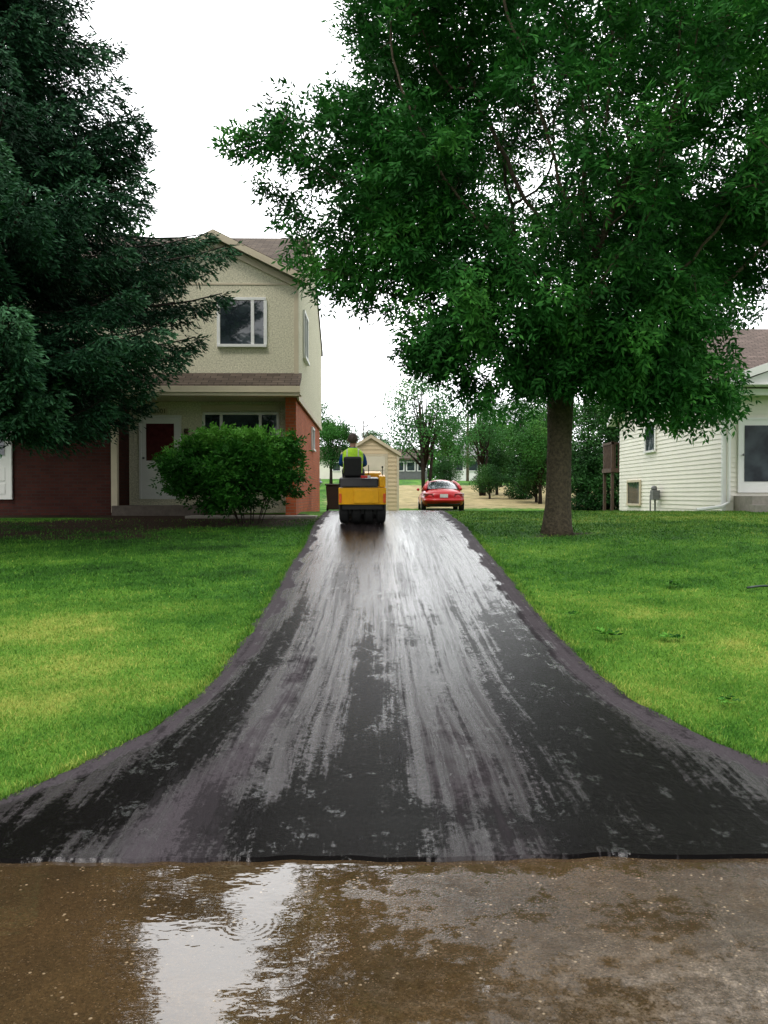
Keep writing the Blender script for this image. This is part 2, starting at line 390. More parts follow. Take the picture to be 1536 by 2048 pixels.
def sprigs(pos,dirs,r,nl=7,rl=.2,L=.115,W=.036,tbase=None,droop=.35):
    n=len(pos); d=unit(dirs+r.normal(size=(n,3))*.5+np.array([0,0,-droop]))
    s=unit(np.cross(d,unit(r.normal(size=(n,3))+np.array([0,0,1.5])))); up=np.cross(s,d)
    B=[];D=[];S=[];T=[]
    for k in range(nl):
        if k==nl-1: f=1.;ang=0;sg=0
        else:
            f=.25+.7*(k//2)/max(1,(nl-1)//2); sg=1 if k%2 else -1; ang=.95
        dd=unit(d*math.cos(ang)+s*sg*math.sin(ang)+r.normal(size=(n,3))*.22)
        B.append(pos+d*rl*f); D.append(dd); S.append(unit(np.cross(dd,up+r.normal(size=(n,3))*.35))); T.append(tbase+r.normal(size=n)*.09)
    B=np.concatenate(B);D=np.concatenate(D);S=np.concatenate(S);T=np.clip(np.concatenate(T),0,1)
    m=len(B); Ls=L*r.uniform(.7,1.2,m); Ws=W*r.uniform(.75,1.2,m)
    return rhombs(B,D,S,Ls,Ws,T)
def grow(start,parents,attr,step,infl,kill,iters,r,up=0.):
    P=[np.array(q,float) for q in start]; par=list(parents)
    A=attr.copy(); nd=np.full(len(A),1e9); ni=np.zeros(len(A),int)
    def upd(i0):
        nonlocal nd,ni
        Q=np.array(P[i0:]); 
        if len(Q)==0 or len(A)==0: return
        d=np.linalg.norm(A[:,None]-Q[None],axis=2); j=d.argmin(1); m=d[np.arange(len(A)),j]
        k=m<nd; nd[k]=m[k]; ni[k]=j[k]+i0
    upd(0)
    for it in range(iters):
        keep=nd>kill; A=A[keep];nd=nd[keep];ni=ni[keep]
        if len(A)==0: break
        use=nd<infl
        if not use.any(): use=nd<=nd.min()+.5
        act=np.unique(ni[use]); i0=len(P); 
        Pn=np.array(P)
        dv=unit(A-Pn[ni])
        for a in act:
            s=dv[use&(ni==a)].sum(0); s=s/(np.linalg.norm(s)+1e-6)+r.normal(size=3)*.12+np.array([0,0,up])
            s/=np.linalg.norm(s); P.append(P[a]+s*step); par.append(int(a))
        upd(i0)
    return np.array(P),np.array(par)
def skeleton_mesh(P,par,r0,pw,ov,nside,mb,cap=.8):
    n=len(P); ch=[[] for _ in range(n)]
    for i in range(n):
        if par[i]>=0: ch[par[i]].append(i)
    rad=np.zeros(n)
    for i in range(n-1,-1,-1):
        rad[i]=max(r0,(sum(rad[c]**pw for c in ch[i]))**(1/pw)) if ch[i] else r0
    for k,v in ov.items(): rad[k]=v
    mx=rad[max(ov)] if ov else 1e9
    for i in range(n):
        if i not in ov: rad[i]=min(rad[i],mx*cap)
    stack=[i for i in range(n) if par[i]<0]
    while stack:
        i=stack.pop(); pts=[];rs=[]
        if par[i]>=0: pts.append(P[par[i]]); rs.append(min(rad[par[i]],rad[i]*1.3))
        while True:
            pts.append(P[i]); rs.append(rad[i])
            if not ch[i]: break
            c=sorted(ch[i],key=lambda q:-rad[q]); stack+=c[1:]; i=c[0]
        if len(pts)>1: mb.tube(pts,rs,nside if max(rs)>.06 else (6 if max(rs)>.02 else 4),0)
    return rad,ch
def lobe_pts(lobes,n,r,outer=.45,noise=None,thr=-.25):
    vol=np.array([a[3]*a[4]*a[5] for a in lobes]); vol=vol/vol.sum()
    out=[]
    while sum(len(q) for q in out)<n:
        k=r.choice(len(lobes),size=n,p=vol); Lb=np.array(lobes)[k]
        d=unit(r.normal(size=(n,3))); rr=r.uniform(0,1,n)**outer
        q=Lb[:,:3]+d*rr[:,None]*Lb[:,3:6]
        if noise is not None: q=q[noise(q)>thr]
        out.append(q)
    return np.concatenate(out)[:n]
def link_crown(name,V,F,T,mat,parent,off):
    me=np_mesh(name,V-off,F,[mat],attrs={'tint':T}); return reg(bpy.data.objects.new(name,me),parent)
# --- ash tree
r=np.random.default_rng(5)
TX,TYY=3.41,15.5; tz=float(gz(TX,TYY))
lobes=[(3.8,15.6,8.6,4.6,4.2,4.6),(-.6,15.3,7.5,2.0,1.8,1.25),(-1.65,15.0,7.4,1.2,1.2,1.15),(.4,15,5.9,1.9,1.9,1.3),(1.9,14.6,4.8,1.9,1.9,1.35),
 (3.9,13.8,4.9,1.7,1.5,1.7),(5.5,15,4.2,1.2,1.8,1.4),(7.9,15.3,7.1,2.4,2.8,1.8),(.9,15.5,9.8,1.9,2.5,2.1),(4.3,14.2,3.9,1.5,1.3,1.0),(5,13.4,8,3,2.4,3.3)]
nz=SN(41,3,2.1)
att=lobe_pts(lobes,2600,r,.5,nz,-.28)
att=att[att[:,2]>2.9]
ts=[(TX,TYY,tz-.1),(TX+.0,TYY,tz+.15),(TX+.02,TYY,tz+.5),(TX+.03,TYY,tz+1.1),(TX+.04,TYY,tz+1.7),(TX+.05,TYY,tz+2.3),(TX+.08,TYY,tz+2.7),(TX+.1,TYY,tz+3.1)]
P,par=grow(ts,[-1,0,1,2,3,4,5,6],att,.26,3.2,.42,120,r,.03)
mb=MB()
rad,ch=skeleton_mesh(P,par,.008,2.25,{0:.33,1:.275,2:.24,3:.225,4:.225,5:.24,6:.235,7:.22},12,mb,.62)
ash=thing('shade_tree','large leafy ash tree with thick grey-brown trunk on the lawn','tree',(TX,TYY,tz))
mb.build('trunk',ash,m_bark,smooth=True)
tw=np.where(rad<.016)[0]
k=r.choice(tw,25000); pos=P[k]+r.normal(size=(25000,3))*.14
fl=[(3.9,15.2,8.8,4.3,3.6,4.4),(1.3,14.8,6.6,2.2,1.8,1.8),(.6,14.9,5.7,1.5,1.5,.9),(1.7,14.6,4.5,1.5,1.4,1.1),(2.3,14.5,3.7,.9,.9,.8),(3.3,13.9,4.6,1.5,1.2,1.2),(4.3,14.1,4.3,1.4,1.2,1.2),
 (5.2,14.6,3.9,1.2,1.3,1.1),(5.7,14.8,3.4,.8,1,.75),(7.2,15,6.4,1.9,1.6,1.1),(5.5,14.4,6,2.2,1.8,1.6),(-.2,15.2,7.7,1.6,1.4,1.0),(1.2,15.4,9.8,1.5,2,1.7),(3.5,14.5,3.85,1.5,.8,.55),(4.6,14.5,3.5,1.0,.9,.7)]
low=[(2.9,14.3,4.1,1.0,.8,.75),(3.6,14.1,4.0,.9,.6,.7),(4.5,14.3,3.8,1.1,.8,.75),(2.0,14.5,3.8,.9,.8,.6),(1.2,14.7,4.3,.8,.8,.6)]
fp=np.concatenate([lobe_pts(fl[:1],5000,r,.4,nz,-.05),lobe_pts(fl[1:],11500,r,.45,nz,-.16),lobe_pts(low,2600,r,.5,n3d if False else SN(44,3,4),-.3)])
pos=np.concatenate([pos,fp])
cen=np.array([3.6,15.5,7.5]); n3d=SN(43,3,5)
tb=.38+.20*nz(pos)+.27*n3d(pos)+.12*np.clip((5.5-pos[:,2])/2.5,0,1)
Vv,Ff,Tt=sprigs(pos,unit(pos-cen),r,6,.21,.145,.045,tb)
link_crown('crown',Vv,Ff,Tt,m_ash,ash,np.array([TX,TYY,tz]))
# --- spruce
r=np.random.default_rng(9)
SXX,SYY=-6.6,14.3; sz=float(gz(SXX,SYY)); top=12.4
spruce=thing('spruce_tree','tall dark green spruce with drooping layered branches beside the brick house','tree',(SXX,SYY,sz))
mb=MB(); mb.tube([(SXX,SYY,sz-.1),(SXX,SYY,sz+.4),(SXX+.03,SYY,4),(SXX,SYY,7.5),(SXX,SYY,top)],[.27,.2,.17,.1,.015],10)
tp=[];td=[];tl=[];tt=[]
z=2.55
while z<top-.1:
    Rz=min(4.1,(top-z)*.67)
    if z<4.6: Rz=min(Rz,2.85+(z-2.55)*.70)
    nbr=7 if z<9 else 6
    a0=r.uniform(0,6.28)
    for k in range(nbr):
        a=a0+k*6.283/nbr+r.normal()*.22; Lb=Rz*r.uniform(.66,1.06)
        if math.sin(a)>.6 and r.random()<.4: continue
        out=np.array([math.cos(a),math.sin(a),0]); sd=np.array([-out[1],out[0],0])
        dr=-.42 if z<8 else -.15
        cr=.36 if z<8 else .30
        if z<3.6: dr=-.26
        np_=9; T=np.linspace(0,1,np_)
        zz=z+r.normal()*.08
        pts=np.array([SXX,SYY,zz+.12*Lb])+out*(Lb*T)[:,None]+np.array([0,0,1])*(Lb*(dr*T+cr*T**2.2))[:,None]+sd*(.06*Lb*math.sin(a*7)*T**2)[:,None]
        mb.tube(pts,list(np.linspace(.035,.006,np_)*(.5+Lb/4)),4,0,False)
        nt=max(4,int(Lb/.07)); bt=r.normal()*.17
        for j in range(nt):
            t=.12+.88*(j+r.random()*.5)/nt; t=min(t,1)
            q=np.array([np.interp(t,T,pts[:,i]) for i in range(3)])
            for sg in (-1,1):
                ln=(.24+.80*(1-t)**.6*min(1,Lb/2.2)*r.uniform(.6,1.1)); ln=min(ln,.78)
                d=unit(out*(.8+.3*t)+sd*sg*(1-.25*t)+np.array([0,0,-.25+r.normal()*.16]))
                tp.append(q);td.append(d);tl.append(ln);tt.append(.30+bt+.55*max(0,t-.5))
                if ln>.28:
                    for ff in ((.35,.7) if ln>.5 else (.5,)):
                        q2=q+d*ln*ff+np.array([0,0,-1])*ln*ff*ff*.25
                        for s2 in (-1,1):
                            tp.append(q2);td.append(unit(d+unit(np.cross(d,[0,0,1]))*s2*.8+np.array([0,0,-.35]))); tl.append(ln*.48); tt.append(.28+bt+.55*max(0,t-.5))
        tp.append(pts[-1]);td.append(unit(pts[-1]-pts[-2]));tl.append(.25);tt.append(.7)
    z+=.28 if z<9 else .18
mb.build('trunk',spruce,m_barkd,smooth=True)
tp=np.array(tp);td=np.array(td);tl=np.array(tl);tt=np.array(tt)
NB=8; B=[];D=[];S=[];LL=[];WW=[];TT=[]
for j in range(NB):
    f=(j+r.random(len(tp)))/NB
    ax=unit(np.cross(td,unit(r.normal(size=tp.shape))))
    dd=unit(td*.95+ax*.5); B.append(tp+td*(tl*f)[:,None]+np.array([0,0,-1])*(tl*f*f*.25)[:,None]); D.append(dd); S.append(unit(np.cross(dd,unit(r.normal(size=tp.shape)))))
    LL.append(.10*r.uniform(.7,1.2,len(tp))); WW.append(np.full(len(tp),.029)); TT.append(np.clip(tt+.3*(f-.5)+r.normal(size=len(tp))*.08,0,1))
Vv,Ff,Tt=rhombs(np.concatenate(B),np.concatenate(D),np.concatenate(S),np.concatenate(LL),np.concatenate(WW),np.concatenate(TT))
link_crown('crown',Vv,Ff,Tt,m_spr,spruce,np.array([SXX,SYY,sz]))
# --- shrub
r=np.random.default_rng(12)
bx,by=-2.70,17.4; bz=float(gz(bx,by))
bush=thing('shrub','wide rounded green burning bush with many stems at its base','bush',(bx,by,bz))
lb=[(bx,by,bz+1.2,1.2,1.0,.72),(bx-.75,by-.1,bz+1.1,.75,.75,.5),(bx+.72,by,bz+1.0,.72,.75,.66),(bx-.1,by-.35,bz+.65,1.0,.8,.42),(bx+.45,by-.1,bz+1.6,.55,.5,.42),(bx-.45,by,bz+1.65,.5,.5,.35),(bx+.95,by-.2,bz+1.55,.35,.35,.3),(bx-1.15,by-.1,bz+1.35,.35,.4,.28),(bx-.95,by-.3,bz+.75,.4,.4,.28)]
att=lobe_pts(lb,750,r,.45,SN(51,3,5),-.35); 
st=[];pp=[]
for k in range(9):
    a=k*.7; x0=bx+.25+.22*math.cos(a); y0=by+.15*math.sin(a)
    i=len(st); st+=[(x0,y0,bz-.05),(x0+.12*math.cos(a),y0+.08*math.sin(a),bz+.3)]; pp+=[-1,i]
P,par=grow(st,pp,att,.11,1.3,.16,60,r)
mb=MB(); rad,ch=skeleton_mesh(P,par,.004,2.3,{},6,mb); mb.build('branch',bush,m_barkd,smooth=True)
tw=np.where(rad<.008)[0]; k=r.choice(tw,7000); pos=P[k]+r.normal(size=(7000,3))*np.array([.13,.13,.05])
pos=np.concatenate([pos,lobe_pts(lb,2000,r,.35,SN(51,3,5),-.2)])
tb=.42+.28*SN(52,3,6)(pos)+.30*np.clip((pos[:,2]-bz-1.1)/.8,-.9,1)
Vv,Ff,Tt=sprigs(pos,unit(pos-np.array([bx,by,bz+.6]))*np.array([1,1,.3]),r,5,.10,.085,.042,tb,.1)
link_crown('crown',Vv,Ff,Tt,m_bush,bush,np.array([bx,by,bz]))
# --- generic background trees
def tree_meshes(seed,H,W,n,leaf,mat,trunk_h=.25,nlobe=9,conifer=False,stems=1):
    r=np.random.default_rng(seed); mb=MB(); lob=[]
    if conifer:
        for i in range(9):
            f=i/8; rr=W*.5*(1-f*.92)*(.9+.15*r.random()); lob.append((r.normal()*.1*W*.2,r.normal()*.05,H*(.08+.88*f),rr,rr,H*.09))
    else:
        for i in range(nlobe):
            a=r.uniform(0,6.28); f=r.uniform(.0,1); rad_=W*.5*(.62 if f<.6 else .32)*r.uniform(.4,1)
            lob.append((math.cos(a)*rad_,math.sin(a)*rad_,H*(trunk_h+.12+(.8-trunk_h)*f),W*r.uniform(.17,.28),W*r.uniform(.17,.28),H*r.uniform(.09,.15)))
        lob.append((0,0,H*(.5+trunk_h*.5),W*.3,W*.3,H*(1-trunk_h)*.38))
    for s in range(stems):
        a=s*2.1; bx_=.12*math.cos(a)*(stems>1); by_=.12*math.sin(a)*(stems>1)
        tp_=[(bx_,by_,-.2),(bx_*2,by_*2,H*trunk_h),(bx_*5,by_*5,H*.8)]
        mb.tube(tp_,[W*.03/stems**.5,W*.024/stems**.5,.02],7)
    for q in lob:
        z0=H*(trunk_h*.8)+ (q[2]-H*trunk_h)*.3; mb.tube([(0,0,max(z0,H*.05)),(q[0]*.5,q[1]*.5,(z0+q[2])*.5+.1),(q[0],q[1],q[2])],[W*.012,W*.008,.012],5)
    pos=lobe_pts(lob,n,r,.38,SN(seed+100,3,9/W*1.3),-.45)
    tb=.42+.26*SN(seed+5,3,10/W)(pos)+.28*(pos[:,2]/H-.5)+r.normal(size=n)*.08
    d=unit(r.normal(size=(n,3))+np.array([0,0,-.3])); s=unit(np.cross(d,r.normal(size=(n,3))))
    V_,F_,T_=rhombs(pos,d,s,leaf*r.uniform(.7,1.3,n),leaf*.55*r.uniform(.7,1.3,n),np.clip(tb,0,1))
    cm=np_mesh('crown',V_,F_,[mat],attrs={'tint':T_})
    tmp=mb.build('trunk_src',None,m_barkd,smooth=True); tm=tmp.data; bpy.data.objects.remove(tmp)
    return tm,cm
def put_tree(ms,x,y,label,sc=1,rot=0,name='tree',cat='tree',group=None,z=None):
    t=thing(name,label,cat,(x,y,float(gz(x,y)) if z is None else z),rot,group)
    t.scale=(sc,sc,sc)
    reg(bpy.data.objects.new('trunk',ms[0]),t); reg(bpy.data.objects.new('crown',ms[1]),t)
    return t
A=tree_meshes(101,9,7,13000,.18,m_bg,.2)
Bm=tree_meshes(102,8,6,13000,.17,m_bg,.12,11)
C=tree_meshes(103,7.5,2.8,9000,.15,m_bgd,.03,conifer=True)
Dm=tree_meshes(104,6.4,5.6,6500,.13,m_bgl,.26,16,stems=3)
E=tree_meshes(105,3.2,4.4,6500,.13,m_bgd,.02,10)
Fm=tree_meshes(106,10,8,14000,.22,m_bgd,.12,12)
put_tree(Dm,2.6,40,'slender multi-stemmed young tree with sparse pale leaves',1)
G='leafy trees beyond the open field'
L1='rounded green deciduous tree at the edge of the field'
for i,(ms,x,y,s) in enumerate([(Bm,-3.1,68,.82),(A,-7.5,72,.95),(A,6.2,66,.62),(Bm,9.5,62,.75),(A,12.5,58,.85),(Bm,15.5,54,.95),(A,19,50,.95),(Bm,11.5,88,.9),(A,16,90,1.),(A,.5,118,.8),(Bm,6,122,.7),(Bm,3.4,112,.62),(A,24,60,1.2),(Bm,8.6,43,.62),(Dm,6.6,50,.95)]):
    put_tree(ms,x,y,L1,s,i*1.3,group=G)
put_tree(Fm,-11.5,40,'large dark green tree rising behind the house roof',1.35,.5)
put_tree(Fm,16.5,40,'large green tree rising behind the white sided house',1.0,1.5)
for i,(x,y,s) in enumerate([(9.5,37,.85),(10.8,38.5,1.0),(11.9,37,1.05),(8.3,47,.75)]):
    put_tree(C,x,y,'dense dark evergreen tree beside the white sided house',s,i*.8,name='evergreen_tree',group='evergreens beside the white house')
for i,(x,y,s) in enumerate([(6.6,47,.6),(8.6,44,.8),(7.6,51,.9),(5.2,60,.7),(11,47,1.1)]):
    put_tree(E,x,y,'low dark green bush at the edge of the field',s,i*1.1,name='shrub',cat='bush',group='bushes at the field edge')
for i,(ms,x,y,s) in enumerate([(Fm,-16,-24,1.15),(A,-8,-27,1.1),(Fm,-1,-25,1.0),(Bm,7,-27,1.25),(Fm,15,-24,1.1)]):
    put_tree(ms,x,y,'tall leafy tree across the street',s,i*1.7,group='trees across the street')
r=np.random.default_rng(77); n_=26000
wx=r.uniform(-90,110,n_); wy=150+r.uniform(-8,8,n_)
hh=5+1.6*SN(61,1,.35)(wx[:,None])+.8*SN(62,1,1.3)(wx[:,None])
pos=np.stack([wx,wy,gz(wx,wy)+hh*r.uniform(0,1,n_)],-1); d=unit(r.normal(size=(n_,3))); s=unit(np.cross(d,r.normal(size=(n_,3))))
V_,F_,T_=rhombs(pos,d,s,.9*r.uniform(.6,1.3,n_),.6*r.uniform(.6,1.3,n_),np.clip(.45+.2*r.normal(size=n_),0,1))
o=reg(bpy.data.objects.new('woods',np_mesh('woods',V_,F_,[m_bg],attrs={'tint':T_}))); o['kind']='stuff'; o['label']='distant band of green woods beyond the field'; o['category']='woods'
r=np.random.default_rng(33)
bt=thing('bare_tree','thin bare-branched tree standing beyond the field','tree',(-.6,92,float(gz(-.6,92))))
att=lobe_pts([(-.6,92,8.0,2.6,2,2.6)],260,r,.5)
P,par=grow([(-.6,92,3.2),(-.6,92,4.5),(-.6,92,5.4)],[-1,0,1],att,.4,4,.5,50,r)
mb=MB(); skeleton_mesh(P,par,.02,2.3,{},5,mb); mb.build('trunk',bt,m_bark)
# ------------------------------------------------------------------ grass
r=np.random.default_rng(88)
def scatter(x0,x1,y0,y1,dens):
    n=int((x1-x0)*(y1-y0)*dens); X=r.uniform(x0,x1,n); Y=r.uniform(y0,y1,n)
    fr=(X/np.maximum(Y,.1)>-.475)&(X/np.maximum(Y,.1)<.51)
    k=fr&((X<Lx(Y)+.015)|(X>Rx(Y)-.015)); X=X[k];Y=Y[k]
    k=r.uniform(size=len(X))>soil(X,Y)*.93; X=X[k];Y=Y[k]
    k=~((X>-4.1)&(X<-1.1)&(Y>18.5)&(Y<19.3)); return X[k],Y[k]
GXs=[];GYs=[];GH=[];GW=[]
for (x0,x1,y0,y1,dn,h,w) in [(-3.2,-1.1,4.1,6.5,9000,.034,.0055),(1.6,3.4,4.2,6.5,9000,.034,.0055),(-4.6,-1,6.5,9.5,4200,.034,.008),(1.6,4.9,6.5,9.5,4200,.034,.008),(-6.8,-1,9.5,14,1500,.036,.013),(1.6,7.2,9.5,14,1500,.036,.013),(-8.5,-1,14,18.4,700,.04,.02),(1.6,11,14,21.5,700,.04,.02)]:
    X,Y=scatter(x0,x1,y0,y1,dn); GXs.append(X);GYs.append(Y);GH.append(np.full(len(X),h));GW.append(np.full(len(X),w))
for e,sg in ((Lx,-1),(Rx,1)):
    Y=4.15+13*r.uniform(0,1,16000)**1.7; X=e(Y)+sg*np.abs(r.normal(size=len(Y)))*.05-sg*.01
    GXs.append(X);GYs.append(Y);GH.append(np.full(len(X),.05));GW.append(np.full(len(X),.007)+.0006*Y)
X=np.concatenate(GXs);Y=np.concatenate(GYs);Hh=np.concatenate(GH)*r.uniform(.5,1.35,len(X));W=np.concatenate(GW)
Z=gz(X,Y)-.004; a=r.uniform(0,6.28,len(X)); lean=r.uniform(.1,1.2,len(X)); b2=r.uniform(0,6.28,len(X))
B0=np.stack([X-np.cos(a)*W/2,Y-np.sin(a)*W/2,Z],-1);B1=np.stack([X+np.cos(a)*W/2,Y+np.sin(a)*W/2,Z],-1)
Tp=np.stack([X+np.cos(b2)*lean*Hh,Y+np.sin(b2)*lean*Hh,Z+Hh*(1-.35*lean)],-1)
Vg=np.stack([B0,B1,Tp],1).reshape(-1,3); Fg=np.arange(len(Vg)).reshape(-1,3)
tg=np.clip(tint(X,Y)+r.normal(size=len(X))*.14+.05,0,1); tg=np.stack([tg-.13,tg-.13,tg+.07],-1).ravel()
m_gr,n,l,p=newmat('grass_blades')
l.new(lawn_color(n,l,attr_(n,'tint')),p.inputs['Base Color']); p.inputs['Roughness'].default_value=.6; p.inputs['Specular IOR Level'].default_value=.15
o=reg(bpy.data.objects.new('grass',np_mesh('grass',Vg,Fg,[m_gr],attrs={'tint':np.clip(tg,0,1)}))); o['kind']='stuff'; o['label']='short mown lawn grass along the driveway'; o['category']='grass'
for i,(x,y,s) in enumerate([(2.13,7.65,.72),(2.70,7.5,.72),(2.45,5.82,.5),(3.6,10.07,.8),(2.06,8.5,.45)]):
    rr=np.random.default_rng(200+i); z0=float(gz(x,y))+.045
    pos=np.array([[x,y,z0]]*6)+rr.normal(size=(6,3))*[.03*s,.03*s,.004]
    dd=unit(np.array([[math.cos(q),math.sin(q),.1] for q in rr.uniform(0,6.28,6)]))
    V_,F_,T_=sprigs(pos,dd*2,rr,7,.13*s,.10*s,.045*s,np.tile([.25,.9],3),0)
    V_=V_-[x,y,z0]; V_[:,2]=np.abs(V_[:,2])*.55+.005
    o=reg(bpy.data.objects.new('fallen_leaf_sprig',np_mesh('fallen_leaf_sprig',V_,F_,[m_bush],attrs={'tint':T_}))); o.location=(x,y,z0)
    o['label']='small broken sprig of green leaves lying on the lawn'; o['category']='fallen leaves'; o['group']='leaf sprigs fallen on the lawn'
m_hose=pmat('dark_hose',(.01,.03,.02),None,5,.4)
mb=MB(); mb.tube([(4.35+.05*math.sin(t*2)+t*.28,9.75+.16*math.sin(t*1.9),float(gz(4.4+t*.28,9.8))+.05) for t in np.linspace(0,3.5,24)],.014,6)
o=mb.build('garden_hose',None,m_hose,smooth=True); o['label']='dark garden hose lying curled on the lawn'; o['category']='hose'
# ------------------------------------------------------------------ building materials
def brickmat(name,c1,c2,mort):
    m,n,l,p=newmat(name); u=n.new('ShaderNodeUVMap'); u.uv_map='UVMap'
    b=n.new('ShaderNodeTexBrick'); l.new(u.outputs[0],b.inputs['Vector'])
    b.inputs['Scale'].default_value=1; b.inputs['Brick Width'].default_value=.21; b.inputs['Row Height'].default_value=.072; b.inputs['Mortar Size'].default_value=.007
    b.inputs['Color1'].default_value=(*c1,1); b.inputs['Color2'].default_value=(*c2,1); b.inputs['Mortar'].default_value=(*mort,1); b.inputs['Bias'].default_value=-.1
    tc=n.new('ShaderNodeTexCoord').outputs['Object']
    c=mix_(n,l,maprange(n,l,noise_(n,l,tc,2,5,.6),.4,.7,0,.45),b.outputs['Color'],tuple(x*.5 for x in c1))
    l.new(c,p.inputs['Base Color']); p.inputs['Roughness'].default_value=.85; p.inputs['Specular IOR Level'].default_value=.2
    l.new(bump_(n,l,math_(n,l,'MULTIPLY',b.outputs['Fac'],-1),.008),p.inputs['Normal']); return m
def shinglemat(name,c1,c2):
    m,n,l,p=newmat(name); u=n.new('ShaderNodeUVMap'); u.uv_map='UVMap'
    b=n.new('ShaderNodeTexBrick'); l.new(u.outputs[0],b.inputs['Vector'])
    b.inputs['Scale'].default_value=1; b.inputs['Brick Width'].default_value=.28; b.inputs['Row Height'].default_value=.13; b.inputs['Mortar Size'].default_value=.008
    b.inputs['Color1'].default_value=(*c1,1); b.inputs['Color2'].default_value=(*c2,1); b.inputs['Mortar'].default_value=(.02,.016,.014,1)
    tc=n.new('ShaderNodeTexCoord').outputs['Object']
    c=mix_(n,l,maprange(n,l,noise_(n,l,tc,1.5,6,.7),.35,.7,0,.5),b.outputs['Color'],tuple(x*.6 for x in c2))
    l.new(c,p.inputs['Base Color']); p.inputs['Roughness'].default_value=.9; p.inputs['Specular IOR Level'].default_value=.2
    l.new(bump_(n,l,math_(n,l,'MULTIPLY',b.outputs['Fac'],-1),.012),p.inputs['Normal']); return m
m_brick=brickmat('orange_red_brick',(.52,.13,.05),(.38,.085,.036),(.28,.18,.12))
m_brick_shaded=brickmat('spruce_shaded_brick',(.075,.022,.016),(.048,.015,.012),(.045,.034,.029))  # front-left brick, the spruce's shade put into its darker colour
m_shin=shinglemat('brown_shingles',(.16,.125,.095),(.085,.065,.05))
m_shin2=shinglemat('red_brown_shingles',(.20,.15,.13),(.13,.10,.085))
m_stu,n,l,p=newmat('cream_stucco')
tc=n.new('ShaderNodeTexCoord').outputs['Object']
c=mix_(n,l,maprange(n,l,noise_(n,l,tc,30,4,.8),.36,.58),(.42,.39,.28),(.80,.76,.59))
c=mix_(n,l,maprange(n,l,noise_(n,l,tc,1.2,5,.6),.35,.7,0,.25),c,(.52,.49,.37))
l.new(c,p.inputs['Base Color']); p.inputs['Roughness'].default_value=.9; p.inputs['Specular IOR Level'].default_value=.2; l.new(bump_(n,l,noise_(n,l,tc,60,4,.7),.010),p.inputs['Normal'])
m_tan=pmat('tan_trim_paint',(.60,.52,.38),(.52,.45,.33),3,.6)
m_white=pmat('white_paint',(.80,.80,.78),(.72,.72,.70),2,.45)
m_side=pmat('white_vinyl_siding',(.80,.77,.67),(.72,.69,.60),1.2,.5,.001,30)
m_sidet=pmat('tan_lap_siding',(.62,.50,.33),(.55,.44,.28),1.5,.6)
m_sheddoor=pmat('beige_door_paint',(.68,.62,.50),(.60,.55,.44),2,.6)
m_black=pmat('black_metal',(.014,.014,.015),None,4,.4,spec=.3)
m_grey=pmat('grey_metal',(.16,.165,.17),None,4,.45,metal=.3)
m_curt=pmat('red_curtain',(.10,.018,.02),(.05,.01,.012),9,.15,spec=.7)
m_woodd=pmat('weathered_deck_wood',(.10,.06,.04),(.05,.03,.022),8,.8)
def glassmat(name,ior):
    m,n,l,p=newmat(name); tc=n.new('ShaderNodeTexCoord').outputs['Object']
    l.new(mix_(n,l,maprange(n,l,noise_(n,l,tc,1.7,3),.4,.6),(.015,.020,.026),(.05,.065,.075)),p.inputs['Base Color'])
    p.inputs['Roughness'].default_value=.03; p.inputs['IOR'].default_value=ior
    l.new(bump_(n,l,noise_(n,l,tc,1.1,2),.01),p.inputs['Normal']); return m
m_glass=glassmat('window_glass',1.85); m_glassd=glassmat('dark_door_glass',1.25)
def window(parent,x0,x1,z0,z1,y,cuts,fw=.05,axis='y',sgn=-1,mat=None,frame=None,label=None):
    def bx(g,a0,a1,d0,d1,c0,c1):
        if axis=='y': g.box(a0,a1,y-d1,y-d0,c0,c1)
        else:
            q0,q1=sorted((y+sgn*d0,y+sgn*d1)); g.box(q0,q1,a0,a1,c0,c1)
    edges=[x0]+list(cuts)+[x1]
    g=MB()
    for i in range(len(edges)-1): bx(g,edges[i]+fw*.7,edges[i+1]-fw*.7,.002,.02,z0+fw*.7,z1-fw*.7)
    w=g.build('window',parent,mat or m_glass,label)
    g=MB()
    bx(g,x0-fw*.3,x1+fw*.3,.001,.055,z1-fw,z1+fw*.3); bx(g,x0-fw*.6,x1+fw*.6,.001,.085,z0-fw*.4,z0+fw*.9)
    for i,e in enumerate(edges):
        h=fw*.75
        bx(g,e-h,e+h,.0015,.05,z0+fw*.9,z1-fw)
    g.build('frame',w,frame or m_white,bevel=.004)
    return w
def lap(g,a,b,z0,z1,nrm,step=.115,clip=None,m=0):
    a=np.array(a,float);b=np.array(b,float);nr=np.array(nrm,float); z=z0
    while z<z1-1e-4:
        zt=min(z+step,z1); lo=clip(z) if clip else (0,1); hi=clip(zt) if clip else (0,1)
        p=lambda t,zz,o:(*(a+(b-a)*t+nr*o),zz)
        if lo[1]-lo[0]<.01: break
        if hi[1]-hi[0]<0: hi=((lo[0]+lo[1])/2,)*2
        g.poly([p(lo[0],z,.022),p(lo[1],z,.022),p(hi[1],zt,.004),p(hi[0],zt,.004)],m)
        g.poly([p(lo[0],z,.0),p(lo[1],z,.0),p(lo[1],z,.022),p(lo[0],z,.022)],m)
        z=zt
